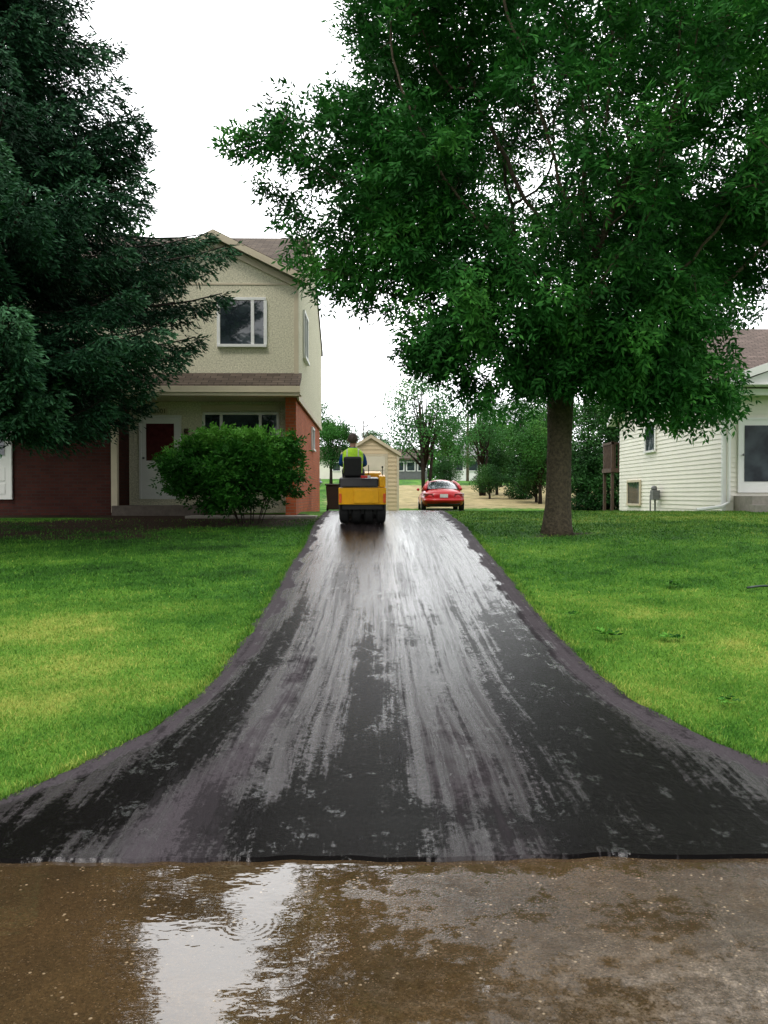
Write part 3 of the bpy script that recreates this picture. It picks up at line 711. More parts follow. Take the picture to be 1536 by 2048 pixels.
# ------------------------------------------------------------------ brick & stucco house
H1=thing('house','two-storey duplex with cream stucco above and red brick below','house',(-7.5,24,1.2))
XR=-1.634;XL=-14
g=MB()
g.extr([(XL,19.5,3.83),(XL,28.8,3.83),(XL,28.8,6.5),(XL,24.15,8.68),(XL,19.5,6.5)],(XR-XL,0,0))
g.extr([(-5.39,19.498,6.5),(XR,19.498,6.5),(-3.51,19.498,7.42)],(0,3,0))
g.box(-5.75,-1.95,20.5,20.7,.9,3.825)
g.build('upper_wall',H1,m_stu)
g=MB()
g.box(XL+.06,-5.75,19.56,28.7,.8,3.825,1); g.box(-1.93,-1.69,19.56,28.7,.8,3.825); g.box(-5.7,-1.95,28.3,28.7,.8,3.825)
g.build('brick_wall',H1,[m_brick,m_brick_shaded],label='red brick lower storey wall')
def slab(g,pa,pb,pc,pd,th,m=0):
    g.extr([pa,pb,pc,pd],(0,0,th),m)
g=MB()
sl=.4688; XO=-1.60
yz=lambda y:6.5+(y-19.5)*sl if y<24.15 else 6.5+(28.8-y)*sl
for (x0,x1,y0) in ((-14.3,-5.6,19.05),(-5.6,XO,19.56)):
    slab(g,(x0,y0,yz(y0)),(x1,y0,yz(y0)),(x1,24.15,yz(24.15)),(x0,24.15,yz(24.15)),.13)
slab(g,(-14.3,24.15,yz(24.15)),(XO,24.15,yz(24.15)),(XO,29.2,yz(29.2)),(-14.3,29.2,yz(29.2)),.13)
fs=.49; cx=-3.51; rz=7.43
for sg in (1,-1):
    hw=2.08; xe=cx+sg*hw; ze=rz-fs*hw
    pts=[(cx,19.26,rz),(xe,19.26,ze),(xe,22.6 if sg<0 else 19.8,ze),(cx,22.6,rz)]
    g.extr(pts if sg<0 else pts[::-1],(0,0,.12))
g.extr([(-14.2,18.86,3.94),(-14.2,19.495,4.27),(-14.2,19.495,4.37),(-14.2,18.86,4.02)],(12.65,0,0))
g.build('roof',H1,m_shin)
g=MB()
for sg in (1,-1):
    hw=2.10; xe=cx+sg*hw; ze=rz-fs*hw
    pts=[(cx,19.235,rz+.10),(xe,19.235,ze+.10),(xe,19.235,ze-.06),(cx,19.235,rz-.06)]
    g.extr(pts if sg>0 else pts[::-1],(0,.024,0))
    pts=[(cx,19.44,rz-.07),(xe-sg*.22,19.44,ze+.04),(xe-sg*.22,19.44,ze-.12),(cx,19.44,rz-.23)]
    g.extr(pts if sg>0 else pts[::-1],(0,.05,0))
g.box(-14.2,-1.53,18.78,18.855,3.85,3.99); g.box(-14.2,-1.55,18.90,19.49,3.834,3.868)
g.box(-14.1,-1.56,18.81,18.85,3.78,3.845)
g.box(XR-.02,XR+.02,19.47,28.8,3.76,3.90); g.box(-1.72,XR+.015,19.475,19.498,3.9,6.5)
g.box(-5.86,-5.72,19.42,19.55,1.2,3.83); g.box(XL,-1.72,19.485,19.4985,6.36,6.40)
g.extr([(XO+.002,19.56,yz(19.56)+.12),(XO+.002,24.15,yz(24.15)+.12),(XO+.002,24.15,yz(24.15)-.05),(XO+.002,19.56,yz(19.56)-.05)],(.02,0,0))
g.build('trim',H1,m_tan,bevel=.004)
window(H1,-3.43,-2.37,4.97,6.06,19.5,[-2.66],.05,label='white framed upper window with two sashes')
w=window(H1,-3.97,-2.2,2.35,3.56,20.5,[-3.55,-2.62],.045,label='three-pane lower window beside the porch door')
g=MB(); g.box(-4.02,-2.15,20.42,20.44,3.6,3.75); g.build('trim',H1,m_tan)
window(H1,20.9,22.1,4.95,6.1,XR,[21.5],.05,axis='x',sgn=1)
window(H1,24.6,25.5,2.9,3.55,-1.69,[],.05,axis='x',sgn=1)
def door(parent,x0,x1,z0,z1,y,glassm,gz0,gz1,label):
    g=MB(); g.box(x0+.06,x1-.06,y-.045,y-.002,z0,z1-.06)
    if gz0-z0>.8:
        g.box(x0+.16,x1-.16,y-.055,y-.046,z0+.12,z0+.36); g.box(x0+.16,x1-.16,y-.055,y-.046,z0+.42,z0+.72)
    d=g.build('door',parent,m_white,label,bevel=.005)
    g=MB(); g.box(x0,x0+.058,y-.07,y-.001,z0,z1); g.box(x1-.058,x1,y-.07,y-.001,z0,z1); g.box(x0+.058,x1-.058,y-.07,y-.001,z1-.058,z1); g.build('frame',d,m_white,bevel=.004)
    g=MB(); g.box(x0+.17,x1-.17,y-.058,y-.047,gz0,gz1); g.build('door_glass',d,glassm)
    g=MB(); g.tube([(x0+.12,y-.05,z0+.98),(x0+.12,y-.10,z0+.98)],[.012,.012],8); g.sphere((x0+.12,y-.115,z0+.98),.03,0,10,6); g.build('handle',d,m_grey,smooth=True)
    return d
door(H1,-5.50,-4.50,1.5,3.50,20.5,m_curt,2.42,3.3,'white storm door with red curtained glass')
door(H1,-9.1,-8.12,1.5,3.5,19.56,m_glass,2.5,3.3,'white neighbouring entrance door with upper glass')
g=MB(); g.box(-5.82,-3.86,19.3,20.49,1.0,1.36); g.build('porch_step',H1,pmat('porch_concrete',(.13,.105,.085),(.07,.055,.045),7,.8,.003,60),bevel=.015)
g=MB(); g.box(-4.42,-4.33,20.40,20.499,2.97,3.18); g.sphere((-4.375,20.40,3.12),.055,0,10,6); g.build('wall_lamp',H1,m_woodd)
g=MB(); g.box(-4.47,-4.34,20.44,20.499,1.80,1.92); g.build('vent',H1,m_woodd)
g=MB(); g.box(-5.2,-4.82,20.482,20.498,3.535,3.67); g.build('number_board',H1,m_tan)
fc=bpy.data.curves.new('num','FONT'); fc.body='2001'; fc.size=.15; fc.extrude=.004; fc.align_x='CENTER'
fo=bpy.data.objects.new('num',fc); COL.objects.link(fo); dg=bpy.context.evaluated_depsgraph_get()
me=bpy.data.meshes.new_from_object(fo.evaluated_get(dg)); bpy.data.objects.remove(fo)
me.materials.clear(); me.materials.append(m_black)
o=bpy.data.objects.new('house_number',me); reg(o,H1,'black house number 2001'); o.rotation_euler=(R(90),0,0); o.location=Vector((-5.01,20.477,3.55))-H1.location
# ------------------------------------------------------------------ white sided house
H2=thing('house','white sided split-level house with brown shingle roof','house',(13,26,1.1))
X0=9.15;ZE=4.44;rs=.485;yr=26.6
g=MB(); g.extr([(X0+.02,22.02,.7),(X0+.02,31.18,.7),(X0+.02,31.18,ZE),(X0+.02,yr,ZE+rs*4.6),(X0+.02,22.02,ZE)],(11,0,0))
def clipg(z): 
    if z<=ZE: return (0,1)
    q=(z-ZE)/rs/9.2; return (q,1-q)
lap(g,(X0+.02,31.2),(X0+.02,22),.95,ZE+rs*4.55,(-1,0),.125,clipg)
lap(g,(X0,22.02),(20,22.02),.95,ZE,(0,-1),.125)
g.build('wall',H2,m_side)
g=MB(); 
yy=lambda y:ZE+(y-22)*rs if y<yr else ZE+(31.2-y)*rs
slab(g,(X0-.3,21.5,yy(21.5)),(20.4,21.5,yy(21.5)),(20.4,yr,yy(yr)),(X0-.3,yr,yy(yr)),.12)
slab(g,(X0-.3,yr,yy(yr)),(20.4,yr,yy(yr)),(20.4,31.7,yy(31.7)),(X0-.3,31.7,yy(31.7)),.12)
pc=11.6; pw=2.75; pz=5.35; ps=.34
for sg in (1,-1):
    xe=pc+sg*pw; ze=pz-ps*pw; pts=[(pc,20.9,pz),(xe,20.9,ze),(xe,24.5,ze),(pc,24.5,pz)]
    g.extr(pts if sg<0 else pts[::-1],(0,0,.11))
g.build('roof',H2,m_shin2)
g=MB()
for sg in (1,-1):
    xe=pc+sg*pw; ze=pz-ps*pw
    pts=[(pc,20.87,pz+.12),(xe,20.87,ze+.12),(xe,20.87,ze-.08),(pc,20.87,pz-.08)]; g.extr(pts if sg>0 else pts[::-1],(0,.028,0))
for (ya,yb) in ((21.5,yr),(yr,31.7)):
    g.extr([(X0-.325,ya,yy(ya)+.1),(X0-.325,yb,yy(yb)+.1),(X0-.325,yb,yy(yb)-.08),(X0-.325,ya,yy(ya)-.08)],(.023,0,0))
    g.extr([(X0-.30,ya,yy(ya)-.03),(X0-.30,yb,yy(yb)-.03),(X0-.30,yb,yy(yb)-.05),(X0-.30,ya,yy(ya)-.05)],(.3,0,0))
g.box(X0-.32,20.4,21.38,21.48,ZE-.32,ZE-.16)
g.box(pc-pw+.1,pc+pw-.1,20.92,21.99,ZE-.12,ZE-.09)
g.box(X0-.03,X0+.07,21.96,22.06,.95,ZE-.1)
g.extr([(pc-pw+.2,21.0,4.36),(pc+pw-.2,21.0,4.36),(pc,21.0,pz-.05)],(0,.05,0))
g.build('trim',H2,m_white,bevel=.004)
g=MB(); g.tube([(X0+.12,21.42,ZE-.25),(X0+.12,21.9,ZE-.5),(X0+.12,21.9,1.42),(X0-.1,21.85,1.3),(X0-.75,21.8,1.22)],.045,6); g.build('downspout',H2,m_white)
door(H2,9.52,10.50,1.66,3.60,22.0,m_glassd,1.95,3.40,'white front door with full dark glass panel')
g=MB(); g.box(9.42,12,20.9,21.97,1.0,1.58); g.box(9.35,12,20.6,20.9,.9,1.36); g.build('porch_step',H2,m_conc,bevel=.01)
window(H2,27.2,28.2,3.0,4.0,X0,[],.05,axis='x',sgn=-1,mat=m_glassd)
window(H2,28.7,30.1,1.25,2.1,X0,[],.06,axis='x',sgn=-1,mat=m_glassd,frame=m_tan,label='small basement window in the siding')
g=MB(); g.box(X0-.28,X0-.06,26.6,26.9,1.45,1.75); g.tube([(X0-.17,26.75,1.45),(X0-.17,26.75,.95)],.03,6); g.tube([(X0-.17,26.95,1.6),(X0-.17,27.2,1.6),(X0-.17,27.2,.95)],.025,6); g.sphere((X0-.2,26.75,1.8),.1,0,10,6); g.build('gas_meter',H2,m_grey,bevel=.02)
dk=thing('wooden_deck','raised brown wooden deck with railing behind the white house','deck',(9.8,32.5,.95))
g=MB(); g.box(9.0,11.5,31.75,33,2.45,2.6)
for x in (9.08,10.2,11.4):
    for y in (31.85,32.9): g.box(x-.05,x+.05,y-.05,y+.05,.8,3.6)
g.build('frame',dk,m_woodd)
g=MB(); g.box(9.01,11.5,31.8,31.86,3.5,3.58)
for x in np.arange(9.15,11.4,.13): g.box(x,x+.04,31.81,31.85,2.6,3.5)
g.box(9.02,9.08,31.9,33,3.5,3.58)
for y in np.arange(32,32.9,.13): g.box(9.03,9.07,y,y+.04,2.6,3.5)
g.build('railing',dk,m_woodd)
# ------------------------------------------------------------------ shed
S1=thing('garden_shed','small tan lap-sided shed with gabled shingle roof','shed',(.04,33,.93))
sx0,sx1,syf,syb=-.99,1.07,32,34.6; zb=.9; ze=3.15; rp=3.78
g=MB(); g.extr([(sx0+.01,syf+.01,zb),(sx1-.01,syf+.01,zb),(sx1-.01,syf+.01,ze),(.04,syf+.01,rp),(sx0+.01,syf+.01,ze)],(0,2.58,0))
def cs(z):
    if z<=ze: return (0,1)
    q=(z-ze)/(rp-ze)*.5; return (q,1-q)
lap(g,(sx0,syf+.01),(sx1,syf+.01),zb,rp-.03,(0,-1),.15,cs); lap(g,(sx1-.01,syf),(sx1-.01,syb),zb,ze,(1,0),.15); lap(g,(sx0+.01,syb),(sx0+.01,syf),zb,ze,(-1,0),.15)
g.build('wall',S1,m_sidet)
g=MB()
for sg in (1,-1):
    hw=1.12; xe=.04+sg*hw; k=(rp-ze)/1.03
    pts=[(.04,31.94,rp+.03),(xe,31.94,rp+.03-k*hw),(xe,34.75,rp+.03-k*hw),(.04,34.75,rp+.03)]; g.extr(pts if sg<0 else pts[::-1],(0,0,.05))
g.build('roof',S1,m_shin)
g=MB()
for sg in (1,-1):
    hw=1.13; xe=.04+sg*hw; k=(rp-ze)/1.03
    pts=[(.04,31.91,rp+.08),(xe,31.91,rp+.08-k*hw),(xe,31.91,rp-.05-k*hw),(.04,31.91,rp-.05)]; g.extr(pts if sg>0 else pts[::-1],(0,.028,0))
g.box(sx0-.02,sx0+.07,31.965,31.985,zb,ze-.05); g.box(sx1-.07,sx1+.02,31.965,31.985,zb,ze-.05)
g.box(-.42,.66,31.965,31.985,3.06,3.14); g.box(-.42,-.33,31.965,31.985,zb,3.058); g.box(.57,.66,31.965,31.985,zb,3.058)
g.build('trim',S1,m_tan)
g=MB(); 
for i in range(4): g.box(-.325,.565,31.955,31.985,zb+.02+i*.535,zb+.02+i*.535+.525)
d=g.build('door',S1,m_sheddoor,bevel=.006); g=MB(); g.box(.45,.5,31.93,31.954,1.9,2.05); g.build('handle',d,m_black)
def far_house(x,y,w,dpt,h,rh,wm,rm,label):
    z=float(gz(x,y)); t=thing('house',label,'house',(x,y,z))
    g=MB(); g.box(x-w/2,x+w/2,y,y+dpt,z-.5,z+h); g.extr([(x-w/2,y,z+h+.002),(x-w/2,y+dpt,z+h+.002),(x-w/2,y+dpt/2,z+h+rh)],(w,0,0)); g.build('wall',t,wm)
    g=MB(); k=rh/(dpt/2)
    g.extr([(x-w/2-.3,y-.4,z+h-.4*k+.03),(x-w/2-.3,y+dpt/2,z+h+rh+.03),(x-w/2-.3,y+dpt/2,z+h+rh+.2),(x-w/2-.3,y-.4,z+h-.4*k+.2)],(w+.6,0,0))
    g.extr([(x-w/2-.3,y+dpt/2,z+h+rh+.03),(x-w/2-.3,y+dpt+.4,z+h-.4*k+.03),(x-w/2-.3,y+dpt+.4,z+h-.4*k+.2),(x-w/2-.3,y+dpt/2,z+h+rh+.2)],(w+.6,0,0)); g.build('roof',t,rm)
    for i in range(3):
        xx=x-w/2+w*(i+.5)/3; window(t,xx-.45,xx+.45,z+.9,z+1.9,y,[],.06)
    return t
m_roofg=pmat('grey_roof',(.22,.22,.22),(.15,.15,.15),3,.8)
far_house(9.7,80,4.2,6,2.2,1.1,m_white,m_roofg,'distant low white house with grey roof')
far_house(4.4,92,3.6,6,2.2,1.0,m_grey,m_shin,'distant small grey house with dark roof')
far_house(-6.5,98,8,7,2.4,1.3,m_side,m_shin,'distant pale house beyond the field')
up=thing('utility_pole','tall wooden utility pole with crossarm','utility pole',(8.7,76,float(gz(8.7,76))))
g=MB(); g.tube([(8.7,76,2.4),(8.7,76,8.6)],[.14,.1],8); g.build('pole',up,m_bark); g=MB(); g.box(8.0,9.4,75.85,75.95,7.9,8.0); g.build('crossarm',up,m_bark)
bn=thing('garbage_bin','brown wheeled garbage bin beside the brick wall','bin',(-.98,24,float(gz(-.95,24))),world=False)
m_bin=pmat('brown_plastic',(.06,.032,.022),(.045,.025,.018),5,.5)
g=MB()
g.v=[(-.20,-.22,.06),(.20,-.22,.06),(.20,.22,.06),(-.20,.22,.06),(-.25,-.28,.72),(.25,-.28,.72),(.25,.28,.72),(-.25,.28,.72)]
g.f=[[0,3,2,1],[4,5,6,7],[0,1,5,4],[1,2,6,5],[2,3,7,6],[3,0,4,7]]; g.m=[0]*6
g.build('body',bn,m_bin,bevel=.03)
g=MB(); g.box(-.27,.27,-.31,.30,.725,.78); g.build('lid',bn,m_bin,bevel=.025)
for x in (-.22,.22):
    g=MB(); g.tube([(x-.03,.22,.1),(x+.03,.22,.1)],.1,12); g.build('wheel',bn,m_black)
# ------------------------------------------------------------------ car
def carpaint(name,c): 
    return pmat(name,c,tuple(x*.9 for x in c),2,.28,coat=.35,spec=.3)
m_red=carpaint('red_car_paint',(.40,.004,.008)); m_blue=carpaint('blue_car_paint',(.01,.02,.12))
m_tail=pmat('tail_light_red',(.14,.003,.003),None,20,.15,coat=.4)
m_tyre=pmat('tyre_rubber',(.018,.018,.018),None,15,.85,spec=.2)
m_rim=pmat('alloy_rim',(.4,.4,.41),None,4,.3,metal=.8)
m_plate=pmat('licence_plate_white',(.6,.6,.62),None,10,.4)
m_amber=pmat('orange_reflector',(.75,.10,.01),None,10,.3)
m_redr=pmat('red_reflector',(.6,.01,.01),None,10,.3)
def car(label,loc,rot,paint,group=None):
    t=thing('parked_car',label,'car',loc,rot,group,world=False)
    st=[(0.0,.50,.42,.68),(.05,.70,.32,.78),(.20,.81,.26,.87),(.5,.87,.22,.93),(1.2,.90,.2,.95),(2.4,.905,.2,.93),(3.3,.90,.2,.90),(3.9,.88,.22,.85),(4.5,.82,.24,.74),(4.8,.70,.3,.64),(4.92,.52,.38,.56)]
    g=MB(); K=None
    for (y,hw,zb_,zt) in st:
        half=[(0,zb_),(hw*.8,zb_),(hw*.95,zb_+.08),(hw,zb_+(zt-zb_)*.42),(hw*.96,zb_+(zt-zb_)*.68),(hw*.84,zt-.07),(hw*.6,zt),(0,zt+.04)]
        ring=half+[(-a,b) for a,b in half[-2:0:-1]]
        g.v+=[(a,y,b) for a,b in ring]; K=len(ring)
    for i in range(len(st)-1):
        for k in range(K):
            k2=(k+1)%K; g.f.append([i*K+k,i*K+k2,(i+1)*K+k2,(i+1)*K+k]); g.m.append(0)
    g.f.append(list(range(K))[::-1]); g.m.append(0); e=(len(st)-1)*K; g.f.append([e+k for k in range(K)]); g.m.append(0)
    body=g.build('body',t,paint,smooth=True,subsurf=1)
    sec=[(.62,.56,.94,.95),(1.05,.55,.93,1.14),(1.5,.52,.92,1.265),(2.1,.49,.91,1.32),(2.7,.48,.90,1.30),(3.1,.53,.89,1.17),(3.65,.62,.88,.89)]
    g=MB(); K=9
    for (y,hw,zb_,zt) in sec:
        g.v+=[(-.76,y,zb_),(-.67,y,zb_+(zt-zb_)*.45),(-hw-.02,y,zb_+(zt-zb_)*.83),(-hw*.55,y,zt),(0,y,zt+.025),(hw*.55,y,zt),(hw+.02,y,zb_+(zt-zb_)*.83),(.67,y,zb_+(zt-zb_)*.45),(.76,y,zb_)]
    for i in range(len(sec)-1):
        for k in range(K-1):
            g.f.append([i*K+k,i*K+k+1,(i+1)*K+k+1,(i+1)*K+k])
            isroof=(2<=i<=3) and 2<=k<=5
            g.m.append(0 if isroof else 1)
    g.build('cabin',t,[paint,m_glass],smooth=True)
    g=MB()
    for s in (-1,1):
        g.tube([(s*.72,.55,.93),(s*.65,1.0,1.10),(s*.57,1.5,1.225),(s*.53,2.1,1.275),(s*.52,2.7,1.255),(s*.62,3.15,1.10),(s*.73,3.65,.89)],[.07,.065,.05,.04,.035,.035,.035],6)
        g.tube([(s*.75,2.1,.91),(s*.58,2.1,1.26)],.03,6)
    g.build('pillar',t,paint,smooth=True)
    for s in (-1,1):
        g=MB(); g.v=[(s*.40,.0,.62),(s*.73,.10,.64),(s*.76,.14,.75),(s*.44,.03,.75),(s*.40,.12,.62),(s*.84,.34,.66),(s*.845,.38,.77),(s*.44,.16,.77)]
        g.f=[[0,1,2,3],[1,5,6,2],[3,2,6,7],[0,4,5,1],[4,7,6,5],[0,3,7,4]]; g.m=[0]*6
        g.build('tail_light',t,m_tail,bevel=.01)
        g=MB(); g.sphere((s*.91,3.15,.93),(.07,.06,.06),0,10,6); g.build('side_mirror',t,paint,smooth=True)
        for y in (.95,3.85):
            g=MB(); g.tube([(s*.68,y,.31),(s*.87,y,.31)],.31,20); w=g.build('wheel',t,m_tyre,bevel=.02)
            g=MB(); g.tube([(s*.865,y,.31),(s*.882,y,.31)],.2,16); g.build('rim',w,m_rim)
    g=MB(); g.box(-.16,.16,-.03,-.012,.59,.73); g.build('licence_plate',t,m_plate)
    g=MB(); g.tube([(-.76,.18,.48),(-.62,.03,.48),(-.3,-.04,.48),(0,-.05,.48),(.3,-.04,.48),(.62,.03,.48),(.76,.18,.48)],.08,8); g.build('bumper',t,paint,smooth=True)
    g=MB(); g.tube([(-.65,.14,.33),(0,.06,.33),(.65,.14,.33)],.06,8); g.build('lower_valance',t,m_black,smooth=True)
    return t
car('red sedan parked past the driveway crest, seen from behind',(2.95,34,float(gz(2.95,35))),R(-1),m_red)
car('small dark blue car parked beyond the lawn',(-3.4,56,float(gz(-3.4,57))+.0),R(70),m_blue)
# ------------------------------------------------------------------ roller
m_yel=pmat('yellow_machine_paint',(.85,.42,.010),(.70,.34,.010),6,.42,rvar=.1,spec=.3)
m_steel=pmat('worn_steel',(.22,.21,.20),(.1,.1,.1),12,.4,metal=.8)
RX,RY=-.15,17.15; RZ=float(gz(RX,RY))+.025
slope=math.atan2(float(gz(RX,RY+1.6))-float(gz(RX,RY)),1.6)
RO=thing('road_roller','yellow ride-on asphalt roller with rubber rear tyres','road roller',(RX,RY,RZ),0,None,world=False)
RO.rotation_euler=(slope,0,0)
g=MB(); g.extr([(-.47,-.28,.40),(-.47,.62,.40),(-.47,.62,.70),(-.47,-.30,.735)],(.94,0,0)); g.extr([(-.43,.62,.42),(-.43,1.0,.46),(-.43,1.0,.58),(-.43,.62,.6)],(.86,0,0))
g.box(-.17,.32,-.315,-.29,.43,.70)
g.build('body',RO,m_yel,bevel=.02)
g=MB(); g.extr([(-.46,-.33,.745),(-.46,.3,.745),(-.46,.3,.92),(-.46,-.26,.92)],(.78,0,0)); g.build('rear_tank',RO,m_black,bevel=.03)
g=MB(); g.box(.33,.46,-.25,.62,.74,.96); g.build('side_console',RO,m_yel,bevel=.025)
g=MB(); g.box(-.40,.40,1.0,1.95,.50,.98); g.extr([(-.36,1.95,.52),(-.36,2.15,.55),(-.36,2.12,.8),(-.36,1.95,.93)],(.72,0,0)); g.build('engine_hood',RO,m_yel,bevel=.04)
g=MB(); g.box(-.40,.40,-.22,.9,.30,.395); g.box(-.3,.3,.0,.3,.2,.3); g.tube([(-.45,.12,.27),(.45,.12,.27)],.05,8); g.build('chassis',RO,m_black)
for x in (-.37,-.125,.125,.37):
    g=MB(); 
    g.tube([(x-.095,.12,.275),(x-.08,.12,.275),(x-.06,.12,.275),(x+.06,.12,.275),(x+.08,.12,.275),(x+.095,.12,.275)],[.2,.255,.278,.278,.255,.2],24); w=g.build('wheel',RO,m_tyre)
    g=MB(); g.tube([(x-.1,.12,.275),(x+.1,.12,.275)],.13,16); g.build('rim',w,m_grey)
g=MB(); g.tube([(-.45,1.55,.30),(.45,1.55,.30)],.305,32); g.build('drum',RO,m_steel)
for s in (-1,1): 
    g=MB(); g.box(s*.46-.02,s*.46+.02,1.1,1.6,.27,.6); g.build('drum_fork',RO,m_yel,bevel=.01)
SO=-.20
g=MB(); g.box(SO-.20,SO+.20,.22,.66,.86,.95); seat=g.build('seat',RO,m_black,bevel=.04,seg=3)
g=MB(); g.extr([(SO-.18,.16,.93),(SO-.18,.25,.93),(SO-.18,.20,1.34),(SO-.18,.12,1.34)],(.36,0,0)); g.build('backrest',seat,m_black,bevel=.05,seg=3)
g=MB(); g.tube([(SO,.95,.9),(SO,.86,1.12)],.022,8); g.tube([(SO+.17*math.cos(t),.86+.06*math.sin(t),1.13+.15*math.sin(t)) for t in np.linspace(0,6.283,22)],.013,6,caps=False); g.build('steering_wheel',RO,m_black)
g=MB(); g.tube([(.40,.1,.95),(.40,.12,1.12)],.009,6); g.sphere((.40,.12,1.13),.02); g.build('lever',RO,m_black)
g=MB(); g.tube([(.12,.75,.95),(.12,.76,1.15)],.009,6); g.build('lever',RO,m_black)
g=MB(); g.box(-.03,.10,-.325,-.3,.925,.975); g.box(.101,.16,-.325,-.3,.925,.975,1); g.build('tail_light',RO,[m_redr,m_plate],bevel=.004)
for s in (-1,1):
    g=MB(); g.box(s*.435-.025,s*.435+.025,-.312,-.285,.44,.62); g.build('reflector',RO,m_amber,bevel=.004)
# ------------------------------------------------------------------ person
def skin(name,V,E,Rd,mats,parent,sub=2,label=None):
    me=bpy.data.meshes.new(name); me.from_pydata(V,E,[]); o=bpy.data.objects.new(name,me); COL.objects.link(o)
    sk=o.modifiers.new('s','SKIN'); sk.use_smooth_shade=True
    for i,q in enumerate(Rd): me.skin_vertices[0].data[i].radius=q if isinstance(q,tuple) else (q,q)
    me.skin_vertices[0].data[0].use_root=True
    ss=o.modifiers.new('u','SUBSURF'); ss.levels=sub; ss.render_levels=sub
    dg=bpy.context.evaluated_depsgraph_get(); m2=bpy.data.meshes.new_from_object(o.evaluated_get(dg)); bpy.data.objects.remove(o)
    m2.materials.clear()
    for m in mats: m2.materials.append(m)
    m2.name=name; o2=bpy.data.objects.new(name,m2); reg(o2,parent,label); return o2
m_skin=pmat('skin',(.42,.22,.15),(.36,.18,.12),9,.55)
m_hair=pmat('greying_brown_hair',(.10,.07,.05),(.045,.035,.028),60,.7,.003,150)
m_shirt=pmat('blue_shirt',(.012,.08,.34),(.01,.06,.24),14,.8,.004,20,spec=.2)
m_jean=pmat('dark_jeans',(.02,.03,.06),None,14,.85)
m_boot=pmat('brown_boot',(.06,.035,.02),None,14,.7)
m_vest,n,l,p=newmat('lime_safety_vest')
tc=n.new('ShaderNodeTexCoord'); sp=n.new('ShaderNodeSeparateXYZ'); l.new(tc.outputs['Object'],sp.inputs[0])
ax=math_(n,l,'ABSOLUTE',sp.outputs[0])
b1=math_(n,l,'LESS_THAN',math_(n,l,'ABSOLUTE',math_(n,l,'SUBTRACT',sp.outputs[2],1.22)),.022)
b2_=math_(n,l,'LESS_THAN',math_(n,l,'ABSOLUTE',math_(n,l,'SUBTRACT',ax,.115)),.014)
bb=math_(n,l,'MAXIMUM',b1,b2_)
cc=mix_(n,l,maprange(n,l,noise_(n,l,tc.outputs['Object'],13,4),.35,.65),(.56,.90,.03),(.42,.74,.03))
l.new(mix_(n,l,bb,cc,(.55,.60,.45)),p.inputs['Base Color']); p.inputs['Roughness'].default_value=.7
l.new(bump_(n,l,noise_(n,l,tc.outputs['Object'],16,3),.02),p.inputs['Normal'])
PV=[(0,.43,1.03),(0,.41,1.15),(0,.40,1.28),(0,.41,1.42),(0,.43,1.52),(0,.45,1.59),(0,.465,1.67),(0,.47,1.755)]
PE=[(i,i+1) for i in range(7)]
PR=[.12,.11,.11,.09,.055,.066,.085,.068]
for s in (-1,1):
    b=len(PV)
    PV+=[(s*.16,.42,1.42),(s*.215,.46,1.32),(s*.25,.52,1.18),(s*.21,.66,1.15),(s*.17,.78,1.15),(s*.165,.84,1.16)]
    PE+=[(3,b),(b,b+1),(b+1,b+2),(b+2,b+3),(b+3,b+4),(b+4,b+5)]
    PR+=[.055,.045,.04,.036,.026,(.034,.017)]
    palm=b+5
    for f in range(4):
        q=len(PV); fx=s*(.135+.02*f); ln=[.9,1,.95,.75][f]
        PV+=[(fx,.885,1.17),(fx,.885+.025*ln,1.15),(fx,.88+.01*ln,1.125)]
        PE+=[(palm,q),(q,q+1),(q+1,q+2)]; PR+=[.009,.0085,.007]
    q=len(PV); PV+=[(s*.125,.85,1.145),(s*.115,.875,1.13)]; PE+=[(b+4,q),(q,q+1)]; PR+=[.010,.009]
    b=len(PV)
    PV+=[(s*.10,.47,1.03),(s*.15,.70,1.035),(s*.17,.93,1.02),(s*.17,.97,.80),(s*.16,.98,.62),(s*.17,1.05,.575),(s*.18,1.17,.565)]
    PE+=[(0,b)]+[(b+i,b+i+1) for i in range(6)]; PR+=[.095,.085,.065,.055,.042,.045,.035]
body=skin('person',PV,PE,PR,[m_skin],None)
body.location=(RX+SO,RY,RZ); body.rotation_euler=(slope,0,0)
body['label']='person in lime safety vest and blue shirt driving the roller'; body['category']='person'
OFF[body.name]=np.zeros(3)
g=MB(); g.rings([(1.0,.43,.175,.135),(1.1,.42,.178,.135),(1.25,.41,.19,.13),(1.38,.415,.19,.12),(1.45,.42,.15,.10),(1.49,.43,.085,.08),(1.53,.435,.068,.07)]); g.build('shirt',body,m_shirt,smooth=True)
for s in (-1,1):
    skin('sleeve',[(s*.15,.43,1.40),(s*.20,.44,1.365),(s*.228,.47,1.29),(s*.255,.52,1.18),(s*.215,.65,1.15),(s*.19,.74,1.15)],[(i,i+1) for i in range(5)],[.05,.055,.052,.047,.043,.038],[m_shirt],body)
g=MB(); g.rings([(1.0,.43,.19,.155),(1.1,.42,.195,.155),(1.25,.41,.21,.148),(1.36,.412,.215,.138),(1.42,.417,.205,.13),(1.465,.42,.165,.12),(1.495,.43,.11,.105),(1.515,.43,.092,.085)],28); g.build('safety_vest',body,m_vest,smooth=True)
TV=[(0,.44,1.0)];TE=[];TR=[.13]
for s in (-1,1):
    b=len(TV); TV+=[(s*.10,.48,1.03),(s*.15,.70,1.035),(s*.17,.93,1.02),(s*.17,.97,.80),(s*.16,.98,.66)]; TE+=[(0,b)]+[(b+i,b+i+1) for i in range(4)]; TR+=[.105,.096,.078,.068,.062]
skin('trousers',TV,TE,TR,[m_jean],body)
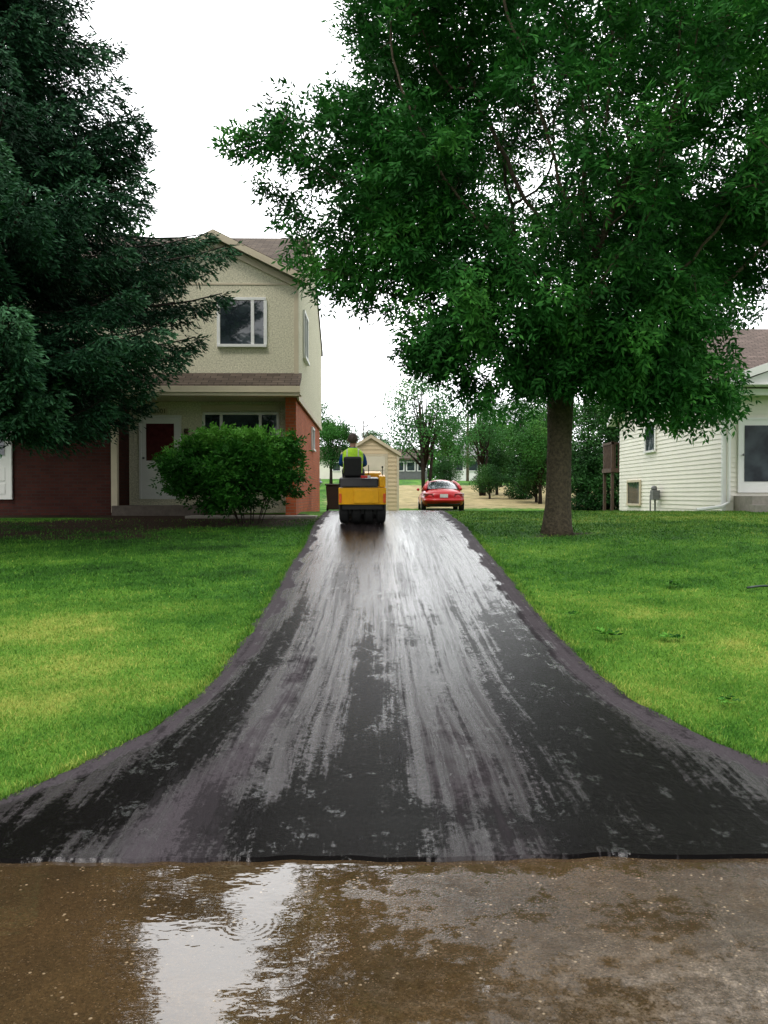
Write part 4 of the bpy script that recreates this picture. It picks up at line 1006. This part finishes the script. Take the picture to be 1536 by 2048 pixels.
for s in (-1,1):
    skin('boot',[(s*.16,.98,.66),(s*.165,1.0,.59),(s*.17,1.08,.575),(s*.18,1.18,.565)],[(0,1),(1,2),(2,3)],[.05,.055,.05,.04],[m_boot],body,1)
g=MB(); g.sphere((0,.462,1.70),(.102,.122,.12),0,20,14,cut=lambda q: (q[1]<.50 or q[2]>1.755) and q[2]>1.615)
g.build('hair',body,m_hair,smooth=True)
for s in (-1,1):
    g=MB(); g.sphere((s*.098,.475,1.67),(.012,.02,.032),0,8,6); g.build('ear',body,m_skin,smooth=True)
    g=MB(); g.sphere((s*.032,.562,1.69),(.012,.008,.008),0,8,6); g.build('eye',body,m_plate,smooth=True)
g=MB(); g.sphere((0,.575,1.665),(.014,.02,.028),0,8,6); g.build('nose',body,m_skin,smooth=True)
g=MB(); g.sphere((0,.555,1.625),(.026,.012,.007),0,8,6); g.build('mouth',body,m_redr,smooth=True)
# ------------------------------------------------------------------ world & light
w=bpy.data.worlds.new("World"); scene.world=w; w.use_nodes=True; n=w.node_tree.nodes; l=w.node_tree.links
bg=n['Background']; bg.inputs['Strength'].default_value=.1
sky=n.new('ShaderNodeTexSky'); sky.sky_type='NISHITA'; sky.sun_disc=False; sky.sun_elevation=R(58); sky.sun_rotation=R(210); sky.dust_density=4
tcw=n.new('ShaderNodeTexCoord'); g_=tcw.outputs['Generated']
cl=noise_(n,l,scalev(n,l,g_,(1,1,2.5)),2.2,5,.6)
cc=mix_(n,l,maprange(n,l,cl,.3,.7),(12.5,13,13.6),(20,20,20))
dt=n.new('ShaderNodeVectorMath'); dt.operation='DOT_PRODUCT'; l.new(g_,dt.inputs[0]); dt.inputs[1].default_value=Vector((-.12,.9,.42)).normalized()
br=maprange(n,l,dt.outputs['Value'],.6,1,1,2.1)
vm=n.new('ShaderNodeVectorMath'); vm.operation='SCALE'; l.new(cc,vm.inputs[0]); l.new(br,vm.inputs['Scale'])
l.new(mix_(n,l,.92,sky.outputs[0],vm.outputs[0]),bg.inputs['Color'])
sd=bpy.data.lights.new('sun','SUN'); sd.energy=1.5; sd.angle=R(12); sd.color=(1,.95,.87)
so=bpy.data.objects.new('sun',sd); COL.objects.link(so)
dirv=Vector((.30,.52,-1.0)); so.rotation_euler=dirv.to_track_quat('-Z','Y').to_euler(); so.location=(0,0,30)
cam=bpy.data.cameras.new('camera'); cam.sensor_fit='VERTICAL'; cam.sensor_height=36; cam.lens=30; cam.clip_end=5000; cam.clip_start=.05
co=bpy.data.objects.new('camera',cam); COL.objects.link(co); co.location=(0,0,1.6); co.rotation_euler=(R(90-1.14),0,R(-.94))
scene.camera=co
scene.view_settings.view_transform='Standard'; scene.view_settings.look='None'; scene.view_settings.exposure=0
